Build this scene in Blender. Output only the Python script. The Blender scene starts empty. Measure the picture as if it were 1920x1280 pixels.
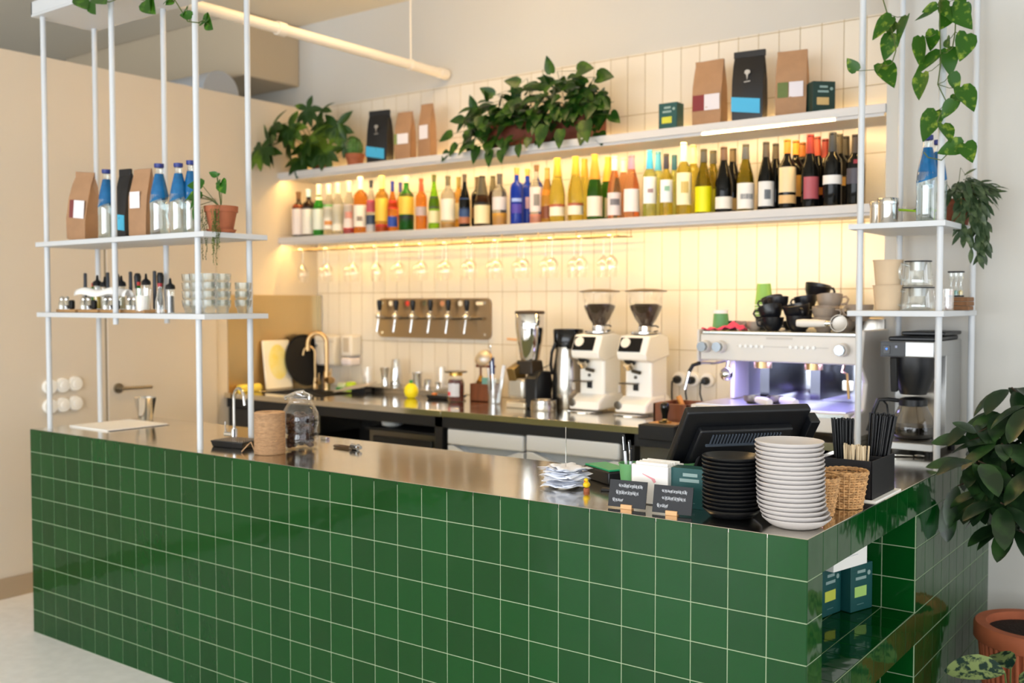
import bpy, bmesh, math, random
from mathutils import Vector, Matrix, Euler
PI = math.pi
rng = random.Random(7)
C = bpy.context.scene.collection
P = {
  'b1': (-3.991, 1.985, 1.857, 0.083, 0.28), 'b2': (-3.899, 1.985, 1.857, 0.082, 0.29), 'b3': (-3.808, 1.985, 1.857, 0.075, 0.313),
  'b4': (-3.719, 1.985, 1.857, 0.074, 0.31), 'b5': (-3.641, 1.985, 1.857, 0.074, 0.311), 'b6': (-3.546, 1.985, 1.857, 0.073, 0.314),
  'b7': (-3.452, 1.985, 1.857, 0.085, 0.332), 'b8': (-3.365, 1.985, 1.857, 0.062, 0.307), 'b9': (-3.279, 1.985, 1.857, 0.08, 0.325),
  'b10': (-3.195, 1.985, 1.857, 0.058, 0.289), 'b11': (-3.231, 2.09, 1.857, 0.059, 0.295), 'b12': (-3.088, 1.985, 1.857, 0.088, 0.311),
  'b13': (-2.975, 1.985, 1.857, 0.066, 0.288), 'b14': (-2.88, 1.985, 1.857, 0.065, 0.302), 'b15': (-2.779, 1.985, 1.857, 0.079, 0.288),
  'b16': (-2.79, 2.09, 1.857, 0.071, 0.294), 'b17': (-2.662, 1.985, 1.857, 0.064, 0.288), 'b18': (-2.657, 2.09, 1.857, 0.07, 0.284),
  'b19': (-2.54, 1.985, 1.857, 0.086, 0.271), 'b20': (-2.549, 2.09, 1.857, 0.07, 0.282), 'b21': (-2.422, 1.985, 1.857, 0.079, 0.273),
  'b22': (-2.31, 1.985, 1.857, 0.072, 0.295), 'b23': (-2.317, 2.09, 1.857, 0.073, 0.301), 'b24': (-2.184, 1.985, 1.857, 0.071, 0.299),
  'b25': (-2.117, 1.985, 1.857, 0.065, 0.28), 'b26': (-2.055, 1.985, 1.857, 0.081, 0.323), 'b27': (-1.945, 1.985, 1.857, 0.08, 0.322),
  'b28': (-1.959, 2.09, 1.857, 0.079, 0.324), 'b29': (-1.832, 1.985, 1.857, 0.079, 0.323), 'b30': (-1.82, 2.09, 1.857, 0.08, 0.321),
  'b31': (-1.719, 1.985, 1.857, 0.07, 0.303), 'b32': (-1.73, 2.09, 1.857, 0.071, 0.308), 'b33': (-1.624, 1.985, 1.857, 0.082, 0.3),
  'b34': (-1.525, 1.985, 1.857, 0.068, 0.316), 'b35': (-1.537, 2.09, 1.857, 0.067, 0.322), 'b36': (-1.437, 1.985, 1.857, 0.065, 0.291),
  'b37': (-1.45, 2.09, 1.857, 0.066, 0.299), 'b38': (-1.346, 1.985, 1.857, 0.074, 0.335), 'b39': (-1.349, 2.09, 1.857, 0.073, 0.338),
  'b40': (-1.245, 1.985, 1.857, 0.078, 0.296), 'b41': (-1.248, 2.09, 1.857, 0.08, 0.302), 'b42': (-1.145, 1.985, 1.857, 0.08, 0.297),
  'b43': (-1.149, 2.09, 1.857, 0.079, 0.303), 'b44': (-1.04, 1.985, 1.857, 0.079, 0.299), 'b45': (-0.944, 1.985, 1.857, 0.073, 0.3),
  'b46': (-0.943, 2.09, 1.857, 0.074, 0.306), 'b47': (-0.847, 1.985, 1.857, 0.077, 0.302), 'b48': (-0.849, 2.09, 1.857, 0.076, 0.311),
  'b49': (-0.858, 2.19, 1.857, 0.077, 0.315), 'b50': (-0.745, 1.985, 1.857, 0.076, 0.313), 'b51': (-0.753, 2.09, 1.857, 0.075, 0.318),
  'b52': (-0.753, 2.19, 1.857, 0.076, 0.321), 'b53': (-0.648, 1.985, 1.857, 0.081, 0.312), 'b54': (-0.656, 2.09, 1.857, 0.078, 0.32),
  'b55': (-0.662, 2.19, 1.857, 0.08, 0.324), 'b56': (-0.551, 1.985, 1.857, 0.078, 0.294), 'plant_pot_shelf': (-3.9, 2.06, 2.257, 0.112, 0.15),
  'cactus_pot': (-3.564, 2.05, 2.257, 0.115, 0.118), 'cactus': (-3.562, 2.05, 2.257, 0.105, 0.207), 'bagA': (-3.354, 2.05, 2.257, 0.141, 0.316),
  'bagB': (-3.162, 2.06, 2.257, 0.111, 0.29), 'bagC': (-3.011, 2.08, 2.257, 0.1, 0.321), 'trough': (-2.182, 2.05, 2.257, 0.635, 0.111),
  'teabox': (-1.447, 2.05, 2.257, 0.104, 0.136), 'bagD': (-1.248, 2.05, 2.257, 0.143, 0.311), 'bagE': (-1.052, 2.05, 2.257, 0.142, 0.324),
  'bagF': (-0.853, 2.05, 2.257, 0.134, 0.299), 'box2': (-0.733, 2.08, 2.257, 0.125, 0.154), 'w1': (-3.388, 0.16, 1.717, 0.061, 0.284),
  'bg1': (-3.26, 0.12, 1.717, 0.119, 0.292), 'w2': (-3.072, 0.12, 1.717, 0.072, 0.293), 'bg2': (-2.975, 0.15, 1.717, 0.067, 0.288),
  'bg3': (-2.807, 0.12, 1.717, 0.101, 0.274), 'w3': (-2.7, 0.12, 1.717, 0.076, 0.287), 'w4': (-2.588, 0.13, 1.717, 0.071, 0.281),
  'w5': (-2.565, 0.17, 1.717, 0.067, 0.294), 'pot1': (-2.304, 0.13, 1.717, 0.134, 0.101), 'clearjar': (-2.536, 0.22, 1.717, 0.03, 0.106),
  'tr1': (-3.424, 0.14, 1.411, 0.071, 0.012), 'tr2': (-3.237, 0.14, 1.411, 0.069, 0.013), 'tr3': (-3.048, 0.14, 1.411, 0.079, 0.014),
  'tr4': (-2.858, 0.17, 1.411, 0.075, 0.014), 'bar1': (-3.324, 0.16, 1.411, 0.016, 0.165), 'bar2': (-3.146, 0.16, 1.411, 0.016, 0.162),
  'bar3': (-2.979, 0.16, 1.411, 0.016, 0.163), 'oil1': (-3.288, 0.18, 1.411, 0.033, 0.15), 'mill1': (-3.268, 0.22, 1.411, 0.021, 0.16),
  'mill2': (-3.123, 0.22, 1.411, 0.023, 0.16), 'mill3': (-2.96, 0.22, 1.411, 0.025, 0.158), 'oil2': (-3.246, 0.2, 1.411, 0.028, 0.141),
  'oil3': (-3.146, 0.2, 1.411, 0.025, 0.14), 'oil4': (-2.842, 0.12, 1.411, 0.033, 0.143), 'oil5': (-2.661, 0.12, 1.411, 0.032, 0.132),
  'small1': (-2.745, 0.12, 1.411, 0.039, 0.116), 'candle': (-2.826, 0.1, 1.411, 0.048, 0.08), 'napk': (-3.046, 0.08, 1.411, 0.333, 0.09),
  'tumA': (-2.519, 0.13, 1.411, 0.06, 0.151), 'tumB': (-2.388, 0.12, 1.411, 0.069, 0.15), 'tumC': (-2.327, 0.14, 1.411, 0.069, 0.144),
  'tumD': (-2.295, 0.2, 1.411, 0.071, 0.128), 'can1': (-0.352, 1.6, 1.737, 0.052, 0.103), 'can2': (-0.286, 1.55, 1.737, 0.071, 0.102),
  'lidk': (-0.408, 1.8, 1.737, 0.076, 0.143), 'wR1': (-0.136, 1.5, 1.737, 0.074, 0.308), 'wR2': (-0.13, 1.62, 1.737, 0.064, 0.308),
  'potR': (-0.091, 1.7, 1.737, 0.061, 0.107), 'box_clear': (-0.271, 1.75, 1.737, 0.082, 0.087), 'kb1': (-0.269, 1.5, 1.423, 0.094, 0.082),
  'kb2': (-0.27, 1.5, 1.423, 0.101, 0.183), 'tp1': (-0.162, 1.52, 1.423, 0.146, 0.085), 'tp2': (-0.168, 1.52, 1.423, 0.121, 0.187),
  'gl': (-0.079, 1.6, 1.423, 0.025, 0.083), 'coast': (-0.067, 1.75, 1.423, 0.074, 0.051), 'timer': (-0.089, 1.75, 1.423, 0.054, 0.143),
  'cupL': (-3.486, 0.495, 0.9, 0.104, 0.102), 'twine': (-2.08, 0.147, 0.9, 0.11, 0.157), 'jar': (-2.135, 0.227, 0.9, 0.151, 0.217),
  'tap': (-2.516, 0.314, 0.9, 0.035, 0.223), 'drip': (-2.243, 0.137, 0.9, 0.134, 0.043), 'opener': (-2.072, 0.434, 0.9, 0.127, 0.029),
  'spike': (-0.844, 0.254, 0.9, 0.154, 0.145), 'terminal': (-0.836, 0.413, 0.9, 0.071, 0.048), 'duck': (-0.739, 0.242, 0.9, 0.022, 0.038),
  'pencup': (-0.649, 0.201, 0.9, 0.031, 0.082), 'napbox': (-0.531, 0.15, 0.9, 0.144, 0.115), 'sign1': (-0.523, 0.123, 0.9, 0.105, 0.06),
  'sign2': (-0.388, 0.128, 0.9, 0.104, 0.062), 'pos': (-0.588, 0.818, 0.9, 0.464, 0.217), 'plB': (-0.25, 0.127, 0.9, 0.146, 0.167),
  'plG': (-0.09, 0.131, 0.9, 0.169, 0.221), 'bask1': (-0.049, 0.299, 0.9, 0.053, 0.103), 'bask2': (-0.046, 0.442, 0.9, 0.078, 0.101),
  'bowl': (-0.261, 0.892, 0.9, 0.063, 0.049), 'strawbox': (-0.05, 0.561, 0.9, 0.138, 0.108), 'spoon': (-0.162, 1.422, 0.9, 0.189, 0.013),
  'brownroll': (-0.838, 0.765, 0.9, 0.057, 0.073), 'carafe': (-0.262, 1.848, 0.9, 0.175, 0.185), 'greenbrd': (-0.397, 0.15, 0.9, 0.095, 0.11),
  'cutb': (-3.959, 1.759, 0.92, 0.187, 0.305), 'tray': (-3.828, 1.874, 0.92, 0.216, 0.346), 'tapS': (-4.02, 1.994, 0.92, 0.107, 0.28),
  'tapB': (-3.758, 1.887, 0.92, 0.151, 0.363), 'towel': (-4.011, 1.607, 0.92, 0.143, 0.042), 'green': (-3.835, 2.196, 0.92, 0.135, 0.045),
  'tablet': (-3.31, 1.883, 0.955, 0.2, 0.044), 'rail': (-3.068, 1.914, 0.955, 0.376, 0.032), 'c1': (-3.294, 2.03, 0.955, 0.053, 0.114),
  'c2': (-3.224, 2.048, 0.955, 0.075, 0.162), 'c3': (-3.122, 2.122, 0.955, 0.072, 0.084), 'c4': (-3.063, 2.147, 0.955, 0.043, 0.054),
  'g1': (-3.042, 2.226, 0.955, 0.072, 0.123), 'g0': (-3.864, 2.387, 0.92, 0.066, 0.136), 'jig': (-3.042, 2.295, 0.955, 0.032, 0.04),
  'lemon': (-2.931, 1.952, 0.92, 0.078, 0.101), 'scale': (-2.8, 2.046, 0.92, 0.137, 0.032), 'redjar': (-2.626, 1.999, 0.92, 0.096, 0.176),
  'woodbox': (-2.587, 2.105, 0.92, 0.103, 0.172), 'gltools': (-2.416, 2.04, 0.92, 0.089, 0.21), 'juicer': (-2.176, 1.963, 0.92, 0.228, 0.489),
  'steel': (-2.006, 2.044, 0.92, 0.156, 0.407), 'steelbase': (-2.014, 1.937, 0.92, 0.145, 0.054), 'gr1': (-1.805, 2.052, 0.92, 0.235, 0.602),
  'gr2': (-1.559, 2.085, 0.92, 0.235, 0.6), 'wbox': (-1.517, 2.398, 0.92, 0.147, 0.061), 'esp': (-0.898, 2.176, 0.92, 0.874, 0.398),
  'tamp': (-1.218, 1.496, 0.92, 0.059, 0.103), 'tampmat': (-1.028, 1.142, 0.92, 0.137, 0.056),
}
CUPS = [('black', -0.806, 1.72, 1.331, 0.093, 0.053), ('black', -0.694, 1.72, 1.333, 0.104, 0.05), ('grey', -0.597, 1.74, 1.342, 0.095, 0.041), ('grey', -0.879, 1.7, 1.332, 0.053, 0.051), ('grey', -0.954, 1.76, 1.33, 0.055, 0.05), ('black', -1.021, 1.8, 1.335, 0.055, 0.049), ('black', -0.816, 1.74, 1.372, 0.1, 0.051), ('black', -0.705, 1.74, 1.387, 0.109, 0.057), ('grey', -0.601, 1.75, 1.379, 0.095, 0.047), ('black', -0.822, 1.82, 1.414, 0.09, 0.05), ('grey', -0.597, 1.78, 1.398, 0.095, 0.067), ('black', -0.848, 1.84, 1.441, 0.093, 0.057), ('black', -0.722, 1.88, 1.439, 0.095, 0.052), ('grey', -0.608, 1.84, 1.437, 0.105, 0.055), ('black', -0.716, 1.97, 1.454, 0.11, 0.057), ('grey', -0.473, 1.8, 1.39, 0.109, 0.064), ('grey', -0.538, 1.82, 1.342, 0.082, 0.039), ('grey', -0.584, 2.0, 1.423, 0.081, 0.063), ('black', -0.822, 1.95, 1.434, 0.055, 0.053), ('black', -0.598, 1.95, 1.365, 0.054, 0.058), ('black', -0.738, 1.9, 1.378, 0.068, 0.057)]
HANG_LEAVES = [((-0.222, 1.35, 2.442), (-0.288, 1.344, 2.377)), ((-0.213, 1.365, 2.428), (-0.255, 1.398, 2.397)), ((-0.18, 1.38, 2.445), (-0.203, 1.362, 2.357)), ((-0.238, 1.395, 2.395), (-0.268, 1.416, 2.313)), ((-0.273, 1.41, 2.299), (-0.219, 1.38, 2.209)), ((-0.343, 1.35, 2.273), (-0.372, 1.344, 2.321)), ((-0.129, 1.365, 2.362), (-0.133, 1.398, 2.263)), ((-0.069, 1.38, 2.302), (-0.149, 1.362, 2.238)), ((-0.051, 1.395, 2.316), (-0.042, 1.416, 2.23)), ((0.009, 1.41, 2.36), (-0.007, 1.38, 2.269)), ((-0.116, 1.35, 2.235), (-0.127, 1.344, 2.147)), ((-0.029, 1.365, 2.223), (-0.012, 1.398, 2.169)), ((-0.0, 1.38, 2.178), (0.047, 1.362, 2.093)), ((-0.023, 1.395, 2.16), (-0.02, 1.416, 2.116)), ((-0.087, 1.41, 2.112), (-0.123, 1.38, 2.012)), ((-0.015, 1.35, 2.128), (-0.051, 1.344, 2.075)), ((-0.094, 1.365, 2.437), (-0.158, 1.398, 2.435)), ((-0.033, 1.38, 2.454), (0.038, 1.362, 2.368)), ((0.005, 1.395, 2.458), (0.019, 1.416, 2.423)), ((-0.047, 1.41, 2.44), (-0.074, 1.38, 2.384)), ((-0.074, 1.35, 2.454), (-0.121, 1.344, 2.444)), ((-0.005, 1.365, 2.472), (-0.008, 1.398, 2.434)), ((-0.065, 1.38, 2.466), (-0.028, 1.362, 2.416)), ((-0.053, 1.395, 2.481), (-0.087, 1.416, 2.461)), ((-0.055, 1.41, 2.353), (-0.038, 1.38, 2.317)), ((-0.261, 1.35, 2.286), (-0.269, 1.344, 2.258)), ((-0.083, 1.365, 2.378), (-0.107, 1.398, 2.321)), ((-0.051, 1.36, 2.056), (-0.018, 1.33, 1.992)), ((0.013, 1.36, 1.982), (-0.06, 1.33, 1.962)), ((0.02, 1.36, 1.985), (0.052, 1.33, 1.919))]
VINES = [[(-0.066, 1.37, 2.549), (-0.071, 1.37, 2.478), (-0.069, 1.37, 2.371), (-0.064, 1.37, 2.266), (-0.073, 1.37, 2.195), (-0.045, 1.37, 2.134), (-0.073, 1.37, 2.069), (-0.054, 1.37, 2.045), (-0.036, 1.37, 2.004), (-0.032, 1.37, 1.962), (-0.057, 1.37, 1.937), (-0.101, 1.37, 1.95), (-0.115, 1.37, 1.969)], [(-0.271, 1.37, 2.588), (-0.259, 1.37, 2.511), (-0.244, 1.37, 2.461), (-0.221, 1.37, 2.376), (-0.213, 1.37, 2.329), (-0.227, 1.37, 2.285)], [(-0.032, 1.39, 2.548), (-0.023, 1.39, 2.439), (-0.024, 1.39, 2.368), (-0.032, 1.39, 2.315)]]
CANOPY_LEAVES = [((-3.046, 0.0, 2.69), (-2.959, -0.02, 2.63)), ((-2.961, 0.0, 2.665), (-2.899, -0.02, 2.599)), ((-2.554, 0.0, 2.589), (-2.532, -0.02, 2.537)), ((-2.598, 0.0, 2.597), (-2.501, -0.02, 2.536)), ((-2.463, 0.0, 2.577), (-2.392, -0.02, 2.583)), ((-2.334, 0.0, 2.528), (-2.339, -0.02, 2.497)), ((-2.31, 0.0, 2.493), (-2.352, -0.02, 2.503)), ((-2.248, 0.0, 2.464), (-2.184, -0.02, 2.46)), ((-2.223, 0.0, 2.467), (-2.161, -0.02, 2.423)), ((-2.421, 0.0, 2.57), (-2.441, -0.02, 2.553)), ((-2.915, 0.0, 2.669), (-2.823, -0.02, 2.628)), ((-2.217, 0.0, 2.474), (-2.196, -0.02, 2.477))]
CANOPY_VINES = [[(-2.405, -0.01, 2.623), (-2.397, -0.01, 2.563), (-2.343, -0.01, 2.5), (-2.322, -0.01, 2.473), (-2.259, -0.01, 2.458), (-2.228, -0.01, 2.462), (-2.18, -0.01, 2.428)], [(-3.027, -0.01, 2.738), (-2.99, -0.01, 2.68), (-2.933, -0.01, 2.653), (-2.821, -0.01, 2.63), (-2.78, -0.01, 2.631), (-2.729, -0.01, 2.662)]]

# ------------------------------------------------------------------ materials
def lin(c):
    return c/12.92 if c <= .04045 else ((c+.055)/1.055)**2.4
def hexc(h):
    return tuple(lin(int(h[i:i+2], 16)/255) for i in (0, 2, 4)) + (1,)
MATS = {}
def mat(name, col='cccccc', rough=.5, metal=0, trans=0, ior=1.45, emit=None, es=0, spec=.5, bump=0, bscale=40, var=0, vscale=8, coat=0, sss=0, stretch=None, alpha=1, col2=None):
    if name in MATS: return MATS[name]
    m = bpy.data.materials.new(name); m.use_nodes = True
    nt = m.node_tree; b = nt.nodes['Principled BSDF']
    b.inputs['Base Color'].default_value = hexc(col)
    b.inputs['Roughness'].default_value = rough
    b.inputs['Metallic'].default_value = metal
    b.inputs['Transmission Weight'].default_value = trans
    b.inputs['IOR'].default_value = ior
    b.inputs['Specular IOR Level'].default_value = spec
    b.inputs['Coat Weight'].default_value = coat
    if alpha < 1: b.inputs['Alpha'].default_value = alpha
    if sss: b.inputs['Subsurface Weight'].default_value = sss; b.inputs['Subsurface Scale'].default_value = .02
    if emit:
        b.inputs['Emission Color'].default_value = hexc(emit); b.inputs['Emission Strength'].default_value = es
    if bump or var or col2:
        tc = nt.nodes.new('ShaderNodeTexCoord'); src = tc.outputs['Object']
        if stretch:
            mp = nt.nodes.new('ShaderNodeMapping'); mp.inputs['Scale'].default_value = stretch
            nt.links.new(src, mp.inputs['Vector']); src = mp.outputs['Vector']
        if bump:
            n = nt.nodes.new('ShaderNodeTexNoise'); n.inputs['Scale'].default_value = bscale; n.inputs['Detail'].default_value = 3
            nt.links.new(src, n.inputs['Vector'])
            bp = nt.nodes.new('ShaderNodeBump'); bp.inputs['Strength'].default_value = bump; bp.inputs['Distance'].default_value = .01
            nt.links.new(n.outputs['Fac'], bp.inputs['Height']); nt.links.new(bp.outputs['Normal'], b.inputs['Normal'])
        if var or col2:
            n = nt.nodes.new('ShaderNodeTexNoise'); n.inputs['Scale'].default_value = vscale; n.inputs['Detail'].default_value = 4
            nt.links.new(src, n.inputs['Vector'])
            r = nt.nodes.new('ShaderNodeValToRGB')
            c = hexc(col); c2 = hexc(col2) if col2 else tuple(x*(1-var) for x in c[:3])+(1,)
            r.color_ramp.elements[0].position = .38; r.color_ramp.elements[1].position = .62
            r.color_ramp.elements[0].color = c2; r.color_ramp.elements[1].color = c
            nt.links.new(n.outputs['Fac'], r.inputs['Fac']); nt.links.new(r.outputs['Color'], b.inputs['Base Color'])
    MATS[name] = m
    return m
def thin_glass(name, tint='ffffff', f0=.06, rim=.55, rough=.02):
    """clear thin-walled glass: mostly see-through, reflecting more towards its edges"""
    if name in MATS: return MATS[name]
    m = bpy.data.materials.new(name); m.use_nodes = True; nt = m.node_tree; nt.nodes.clear()
    o = nt.nodes.new('ShaderNodeOutputMaterial'); mx = nt.nodes.new('ShaderNodeMixShader')
    t = nt.nodes.new('ShaderNodeBsdfTransparent'); t.inputs['Color'].default_value = hexc(tint)
    g = nt.nodes.new('ShaderNodeBsdfGlossy'); g.inputs['Roughness'].default_value = rough; g.inputs['Color'].default_value = (1, 1, 1, 1)
    lw = nt.nodes.new('ShaderNodeLayerWeight'); lw.inputs['Blend'].default_value = .35
    mr = nt.nodes.new('ShaderNodeMapRange'); mr.inputs['To Min'].default_value = f0; mr.inputs['To Max'].default_value = rim
    nt.links.new(lw.outputs['Facing'], mr.inputs['Value']); nt.links.new(mr.outputs['Result'], mx.inputs['Fac'])
    nt.links.new(t.outputs['BSDF'], mx.inputs[1]); nt.links.new(g.outputs['BSDF'], mx.inputs[2]); nt.links.new(mx.outputs['Shader'], o.inputs['Surface'])
    MATS[name] = m
    return m
def leaf_mat(name, col, col2, vs=25, trans=.25, rough=.4, thr=(.5, .62)):
    if name in MATS: return MATS[name]
    m = mat(name, col, rough, col2=col2, vscale=vs)
    for n in m.node_tree.nodes:
        if n.type == 'VALTORGB':
            n.color_ramp.elements[0].position, n.color_ramp.elements[1].position = thr
            n.color_ramp.elements[0].color = hexc(col); n.color_ramp.elements[1].color = hexc(col2)
    nt = m.node_tree; b = nt.nodes['Principled BSDF']; o = nt.nodes['Material Output']
    tr = nt.nodes.new('ShaderNodeBsdfTranslucent'); mx = nt.nodes.new('ShaderNodeMixShader'); mx.inputs['Fac'].default_value = trans
    for l in list(nt.links):
        if l.to_socket == b.inputs['Base Color']: nt.links.new(l.from_socket, tr.inputs['Color'])
    nt.links.new(b.outputs['BSDF'], mx.inputs[1]); nt.links.new(tr.outputs['BSDF'], mx.inputs[2]); nt.links.new(mx.outputs['Shader'], o.inputs['Surface'])
    return m

white = mat('white_powder_coat', 'c9cdd1', .4)
shelfw = mat('white_shelf_paint', 'cfccca', .45)
steel = mat('brushed_steel', 'b9b4ac', .22, 1, bump=.03, bscale=60, stretch=(1, 12, 1))
steeltop = mat('steel_worktop', 'ddd8cd', .13, 1, bump=.05, bscale=5, var=.08, vscale=6)
chrome = mat('chrome', 'e0e0e0', .07, 1)
darksteel = mat('dark_steel', '6f6a62', .3, 1)
brass = mat('warm_brushed_metal', 'c9a878', .28, 1)
blackp = mat('black_plastic', '101216', .38)
blackm = mat('matte_black', '0b0b0c', .6)
blackg = mat('gloss_black', '08080a', .12)
frameblk = mat('black_frame', '18181a', .5)
cream = mat('cream_enamel', 'f0eadf', .3)
paper = mat('paper_white', 'f4f2ee', .75)
kraft = mat('kraft_paper', 'a98260', .7, var=.12, vscale=12, bump=.15, bscale=25)
kraftl = mat('pale_kraft_board', 'cdb596', .7, var=.06, vscale=10)
terra = mat('terracotta', 'a8603f', .75, var=.2, vscale=14, bump=.1, bscale=60)
woodm = mat('light_wood', 'c89a66', .5, var=.25, vscale=8, stretch=(1, 1, 9))
wooddk = mat('brown_wood', '7a4526', .5, var=.25, vscale=8, stretch=(9, 1, 1))
soil = mat('dark_soil', '2a1a12', .95, bump=1, bscale=120, var=.5, vscale=90)
teal = mat('teal_card', '0f4a4a', .5)
tealdk = mat('dark_green_card', '17352f', .5)
yellowl = mat('yellow_label', 'd8dc5c', .6)
glass = thin_glass('clear_glass')
glassd = thin_glass('clear_glass_thick', 'f2f6f6', .12, .8)
smokeg = thin_glass('smoky_glass', 'd2ccc2', .04, .35)
silverp = mat('silver_grey_paint', 'a9aaa9', .3, .6)
coffee_l = mat('black_coffee', '0d0502', .3, spec=.25)
greylab = mat('grey_print', '8c8a88', .7)
# ------------------------------------------------------------------ mesh building
class B:
    def __init__(s): s.bm = bmesh.new()
    def box(s, c, d, rot=None, taper=None):
        """box centred at c with size d; taper=(tx,ty) scales the top face"""
        vs = bmesh.ops.create_cube(s.bm, size=1)['verts']
        for v in vs:
            v.co = Vector((v.co.x*d[0], v.co.y*d[1], v.co.z*d[2]))
            if taper and v.co.z > 0: v.co.x *= taper[0]; v.co.y *= taper[1]
        if rot: bmesh.ops.rotate(s.bm, verts=vs, cent=(0, 0, 0), matrix=Euler(rot).to_matrix())
        bmesh.ops.translate(s.bm, verts=vs, vec=c); return s
    def bb(s, x0, x1, y0, y1, z0, z1, **k):
        return s.box(((x0+x1)/2, (y0+y1)/2, (z0+z1)/2), (x1-x0, y1-y0, z1-z0), **k)
    def lathe(s, prof, n=24, c=(0, 0, 0), m=None, flute=None, sx=1, sy=1):
        """profile of (radius, height) pairs turned about z; radius 0 closes an end"""
        rings = []; new = []
        for r, z in prof:
            if r < 1e-6: v = s.bm.verts.new((0, 0, z)); rings.append([v]); new.append(v)
            else:
                ring = []
                for i in range(n):
                    rr = r*(1 - (flute if (flute and i % 2) else 0)); a = 2*PI*i/n
                    ring.append(s.bm.verts.new((rr*math.cos(a)*sx, rr*math.sin(a)*sy, z)))
                rings.append(ring); new += ring
        for a, b in zip(rings, rings[1:]):
            if len(a) == 1 and len(b) == 1: continue
            for i in range(n):
                j = (i+1) % n
                if len(a) == 1: s.bm.faces.new((a[0], b[j], b[i])) if False else s.bm.faces.new((a[0], b[i], b[j]))
                elif len(b) == 1: s.bm.faces.new((a[i], a[j], b[0]))
                else: s.bm.faces.new((a[i], a[j], b[j], b[i]))
        M_ = m or Matrix.Identity(4)
        for v in new: v.co = (M_ @ v.co) + Vector(c)
        return s
    def cyl(s, p0, p1, r0, r1=None, n=16, caps=True):
        p0 = Vector(p0); p1 = Vector(p1); d = p1-p0; h = d.length
        q = d.to_track_quat('Z', 'Y').to_matrix().to_4x4()
        r1 = r0 if r1 is None else r1
        pr = [(r0, 0), (r1, h)]
        if caps: pr = [(0, 0)] + pr + [(0, h)]
        return s.lathe(pr, n, tuple(p0), q)
    def tube(s, pts, r, n=8, r1=None):
        pts = [Vector(p) for p in pts]; rings = []
        up = Vector((0, 0, 1))
        for i, p in enumerate(pts):
            t = (pts[min(i+1, len(pts)-1)] - pts[max(i-1, 0)])
            if t.length < 1e-9: t = Vector((0, 0, 1))
            t.normalize()
            a = t.cross(up)
            if a.length < .05: a = t.cross(Vector((1, 0, 0)))
            a.normalize(); b = t.cross(a)
            if rings and a.dot(lasta) < 0: a = -a; b = -b
            lasta = a
            rr = r if r1 is None else r + (r1-r)*i/(len(pts)-1)
            rings.append([s.bm.verts.new(p + a*math.cos(2*PI*k/n)*rr + b*math.sin(2*PI*k/n)*rr) for k in range(n)])
        for A, Bq in zip(rings, rings[1:]):
            for k in range(n): s.bm.faces.new((A[k], A[(k+1) % n], Bq[(k+1) % n], Bq[k]))
        s.bm.faces.new(rings[0][::-1]); s.bm.faces.new(rings[-1]); return s
    def prism(s, pts, h, m=None):
        """2-D outline (x,y) extruded to height h along z, then placed with matrix m"""
        m = m or Matrix.Identity(4)
        lo = [s.bm.verts.new(m @ Vector((x, y, 0))) for x, y in pts]; hi = [s.bm.verts.new(m @ Vector((x, y, h))) for x, y in pts]
        s.bm.faces.new(lo[::-1]); s.bm.faces.new(hi)
        n = len(pts)
        for i in range(n): s.bm.faces.new((lo[i], lo[(i+1) % n], hi[(i+1) % n], hi[i]))
        return s
    def sphere(s, c, r, seg=16, sc=(1, 1, 1)):
        vs = bmesh.ops.create_uvsphere(s.bm, u_segments=seg, v_segments=max(6, seg//2), radius=r)['verts']
        for v in vs: v.co = Vector((v.co.x*sc[0], v.co.y*sc[1], v.co.z*sc[2])) + Vector(c)
        return s
    def leaf(s, p, d, n, L, W, kind='heart', droop=.4, fold=.25):
        """a leaf from p along d with upper side n, curving down"""
        K = {'heart': ([0, .06, .2, .38, .58, .78, .92, 1], [.3, .8, 1, .96, .74, .44, .18, 0]),
             'oval': ([0, .1, .25, .45, .65, .82, .93, 1], [.08, .5, .85, 1, .93, .66, .34, 0]),
             'lance': ([0, .12, .3, .5, .7, .85, .95, 1], [.06, .5, .86, 1, .8, .45, .18, 0])}[kind]
        d = Vector(d).normalized(); n = Vector(n)
        n = (n - d*n.dot(d))
        if n.length < .01: n = d.orthogonal()
        n.normalize(); sd = d.cross(n)
        p = Vector(p); rows = []; pos = p.copy(); pt = 0; dd = d.copy(); nn = n.copy()
        for t, w in zip(*K):
            st = (t-pt)*L; pt = t
            dd = (dd + Vector((0, 0, -1))*droop*st/L*1.2).normalized(); nn = (nn - dd*nn.dot(dd)).normalized()
            pos = pos + dd*st; hw = W/2*w
            back = -dd*L*.07 if (kind == 'heart' and t < .1) else Vector((0, 0, 0))
            up = nn*hw*fold
            rows.append([s.bm.verts.new(pos - sd*hw + up + back), s.bm.verts.new(pos), s.bm.verts.new(pos + sd*hw + up + back)] if w > 0 else [s.bm.verts.new(pos)])
        for a, b in zip(rows, rows[1:]):
            if len(b) == 3:
                s.bm.faces.new((a[0], a[1], b[1], b[0])); s.bm.faces.new((a[1], a[2], b[2], b[1]))
            else:
                s.bm.faces.new((a[0], a[1], b[0])); s.bm.faces.new((a[1], a[2], b[0]))
        return pos
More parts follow.
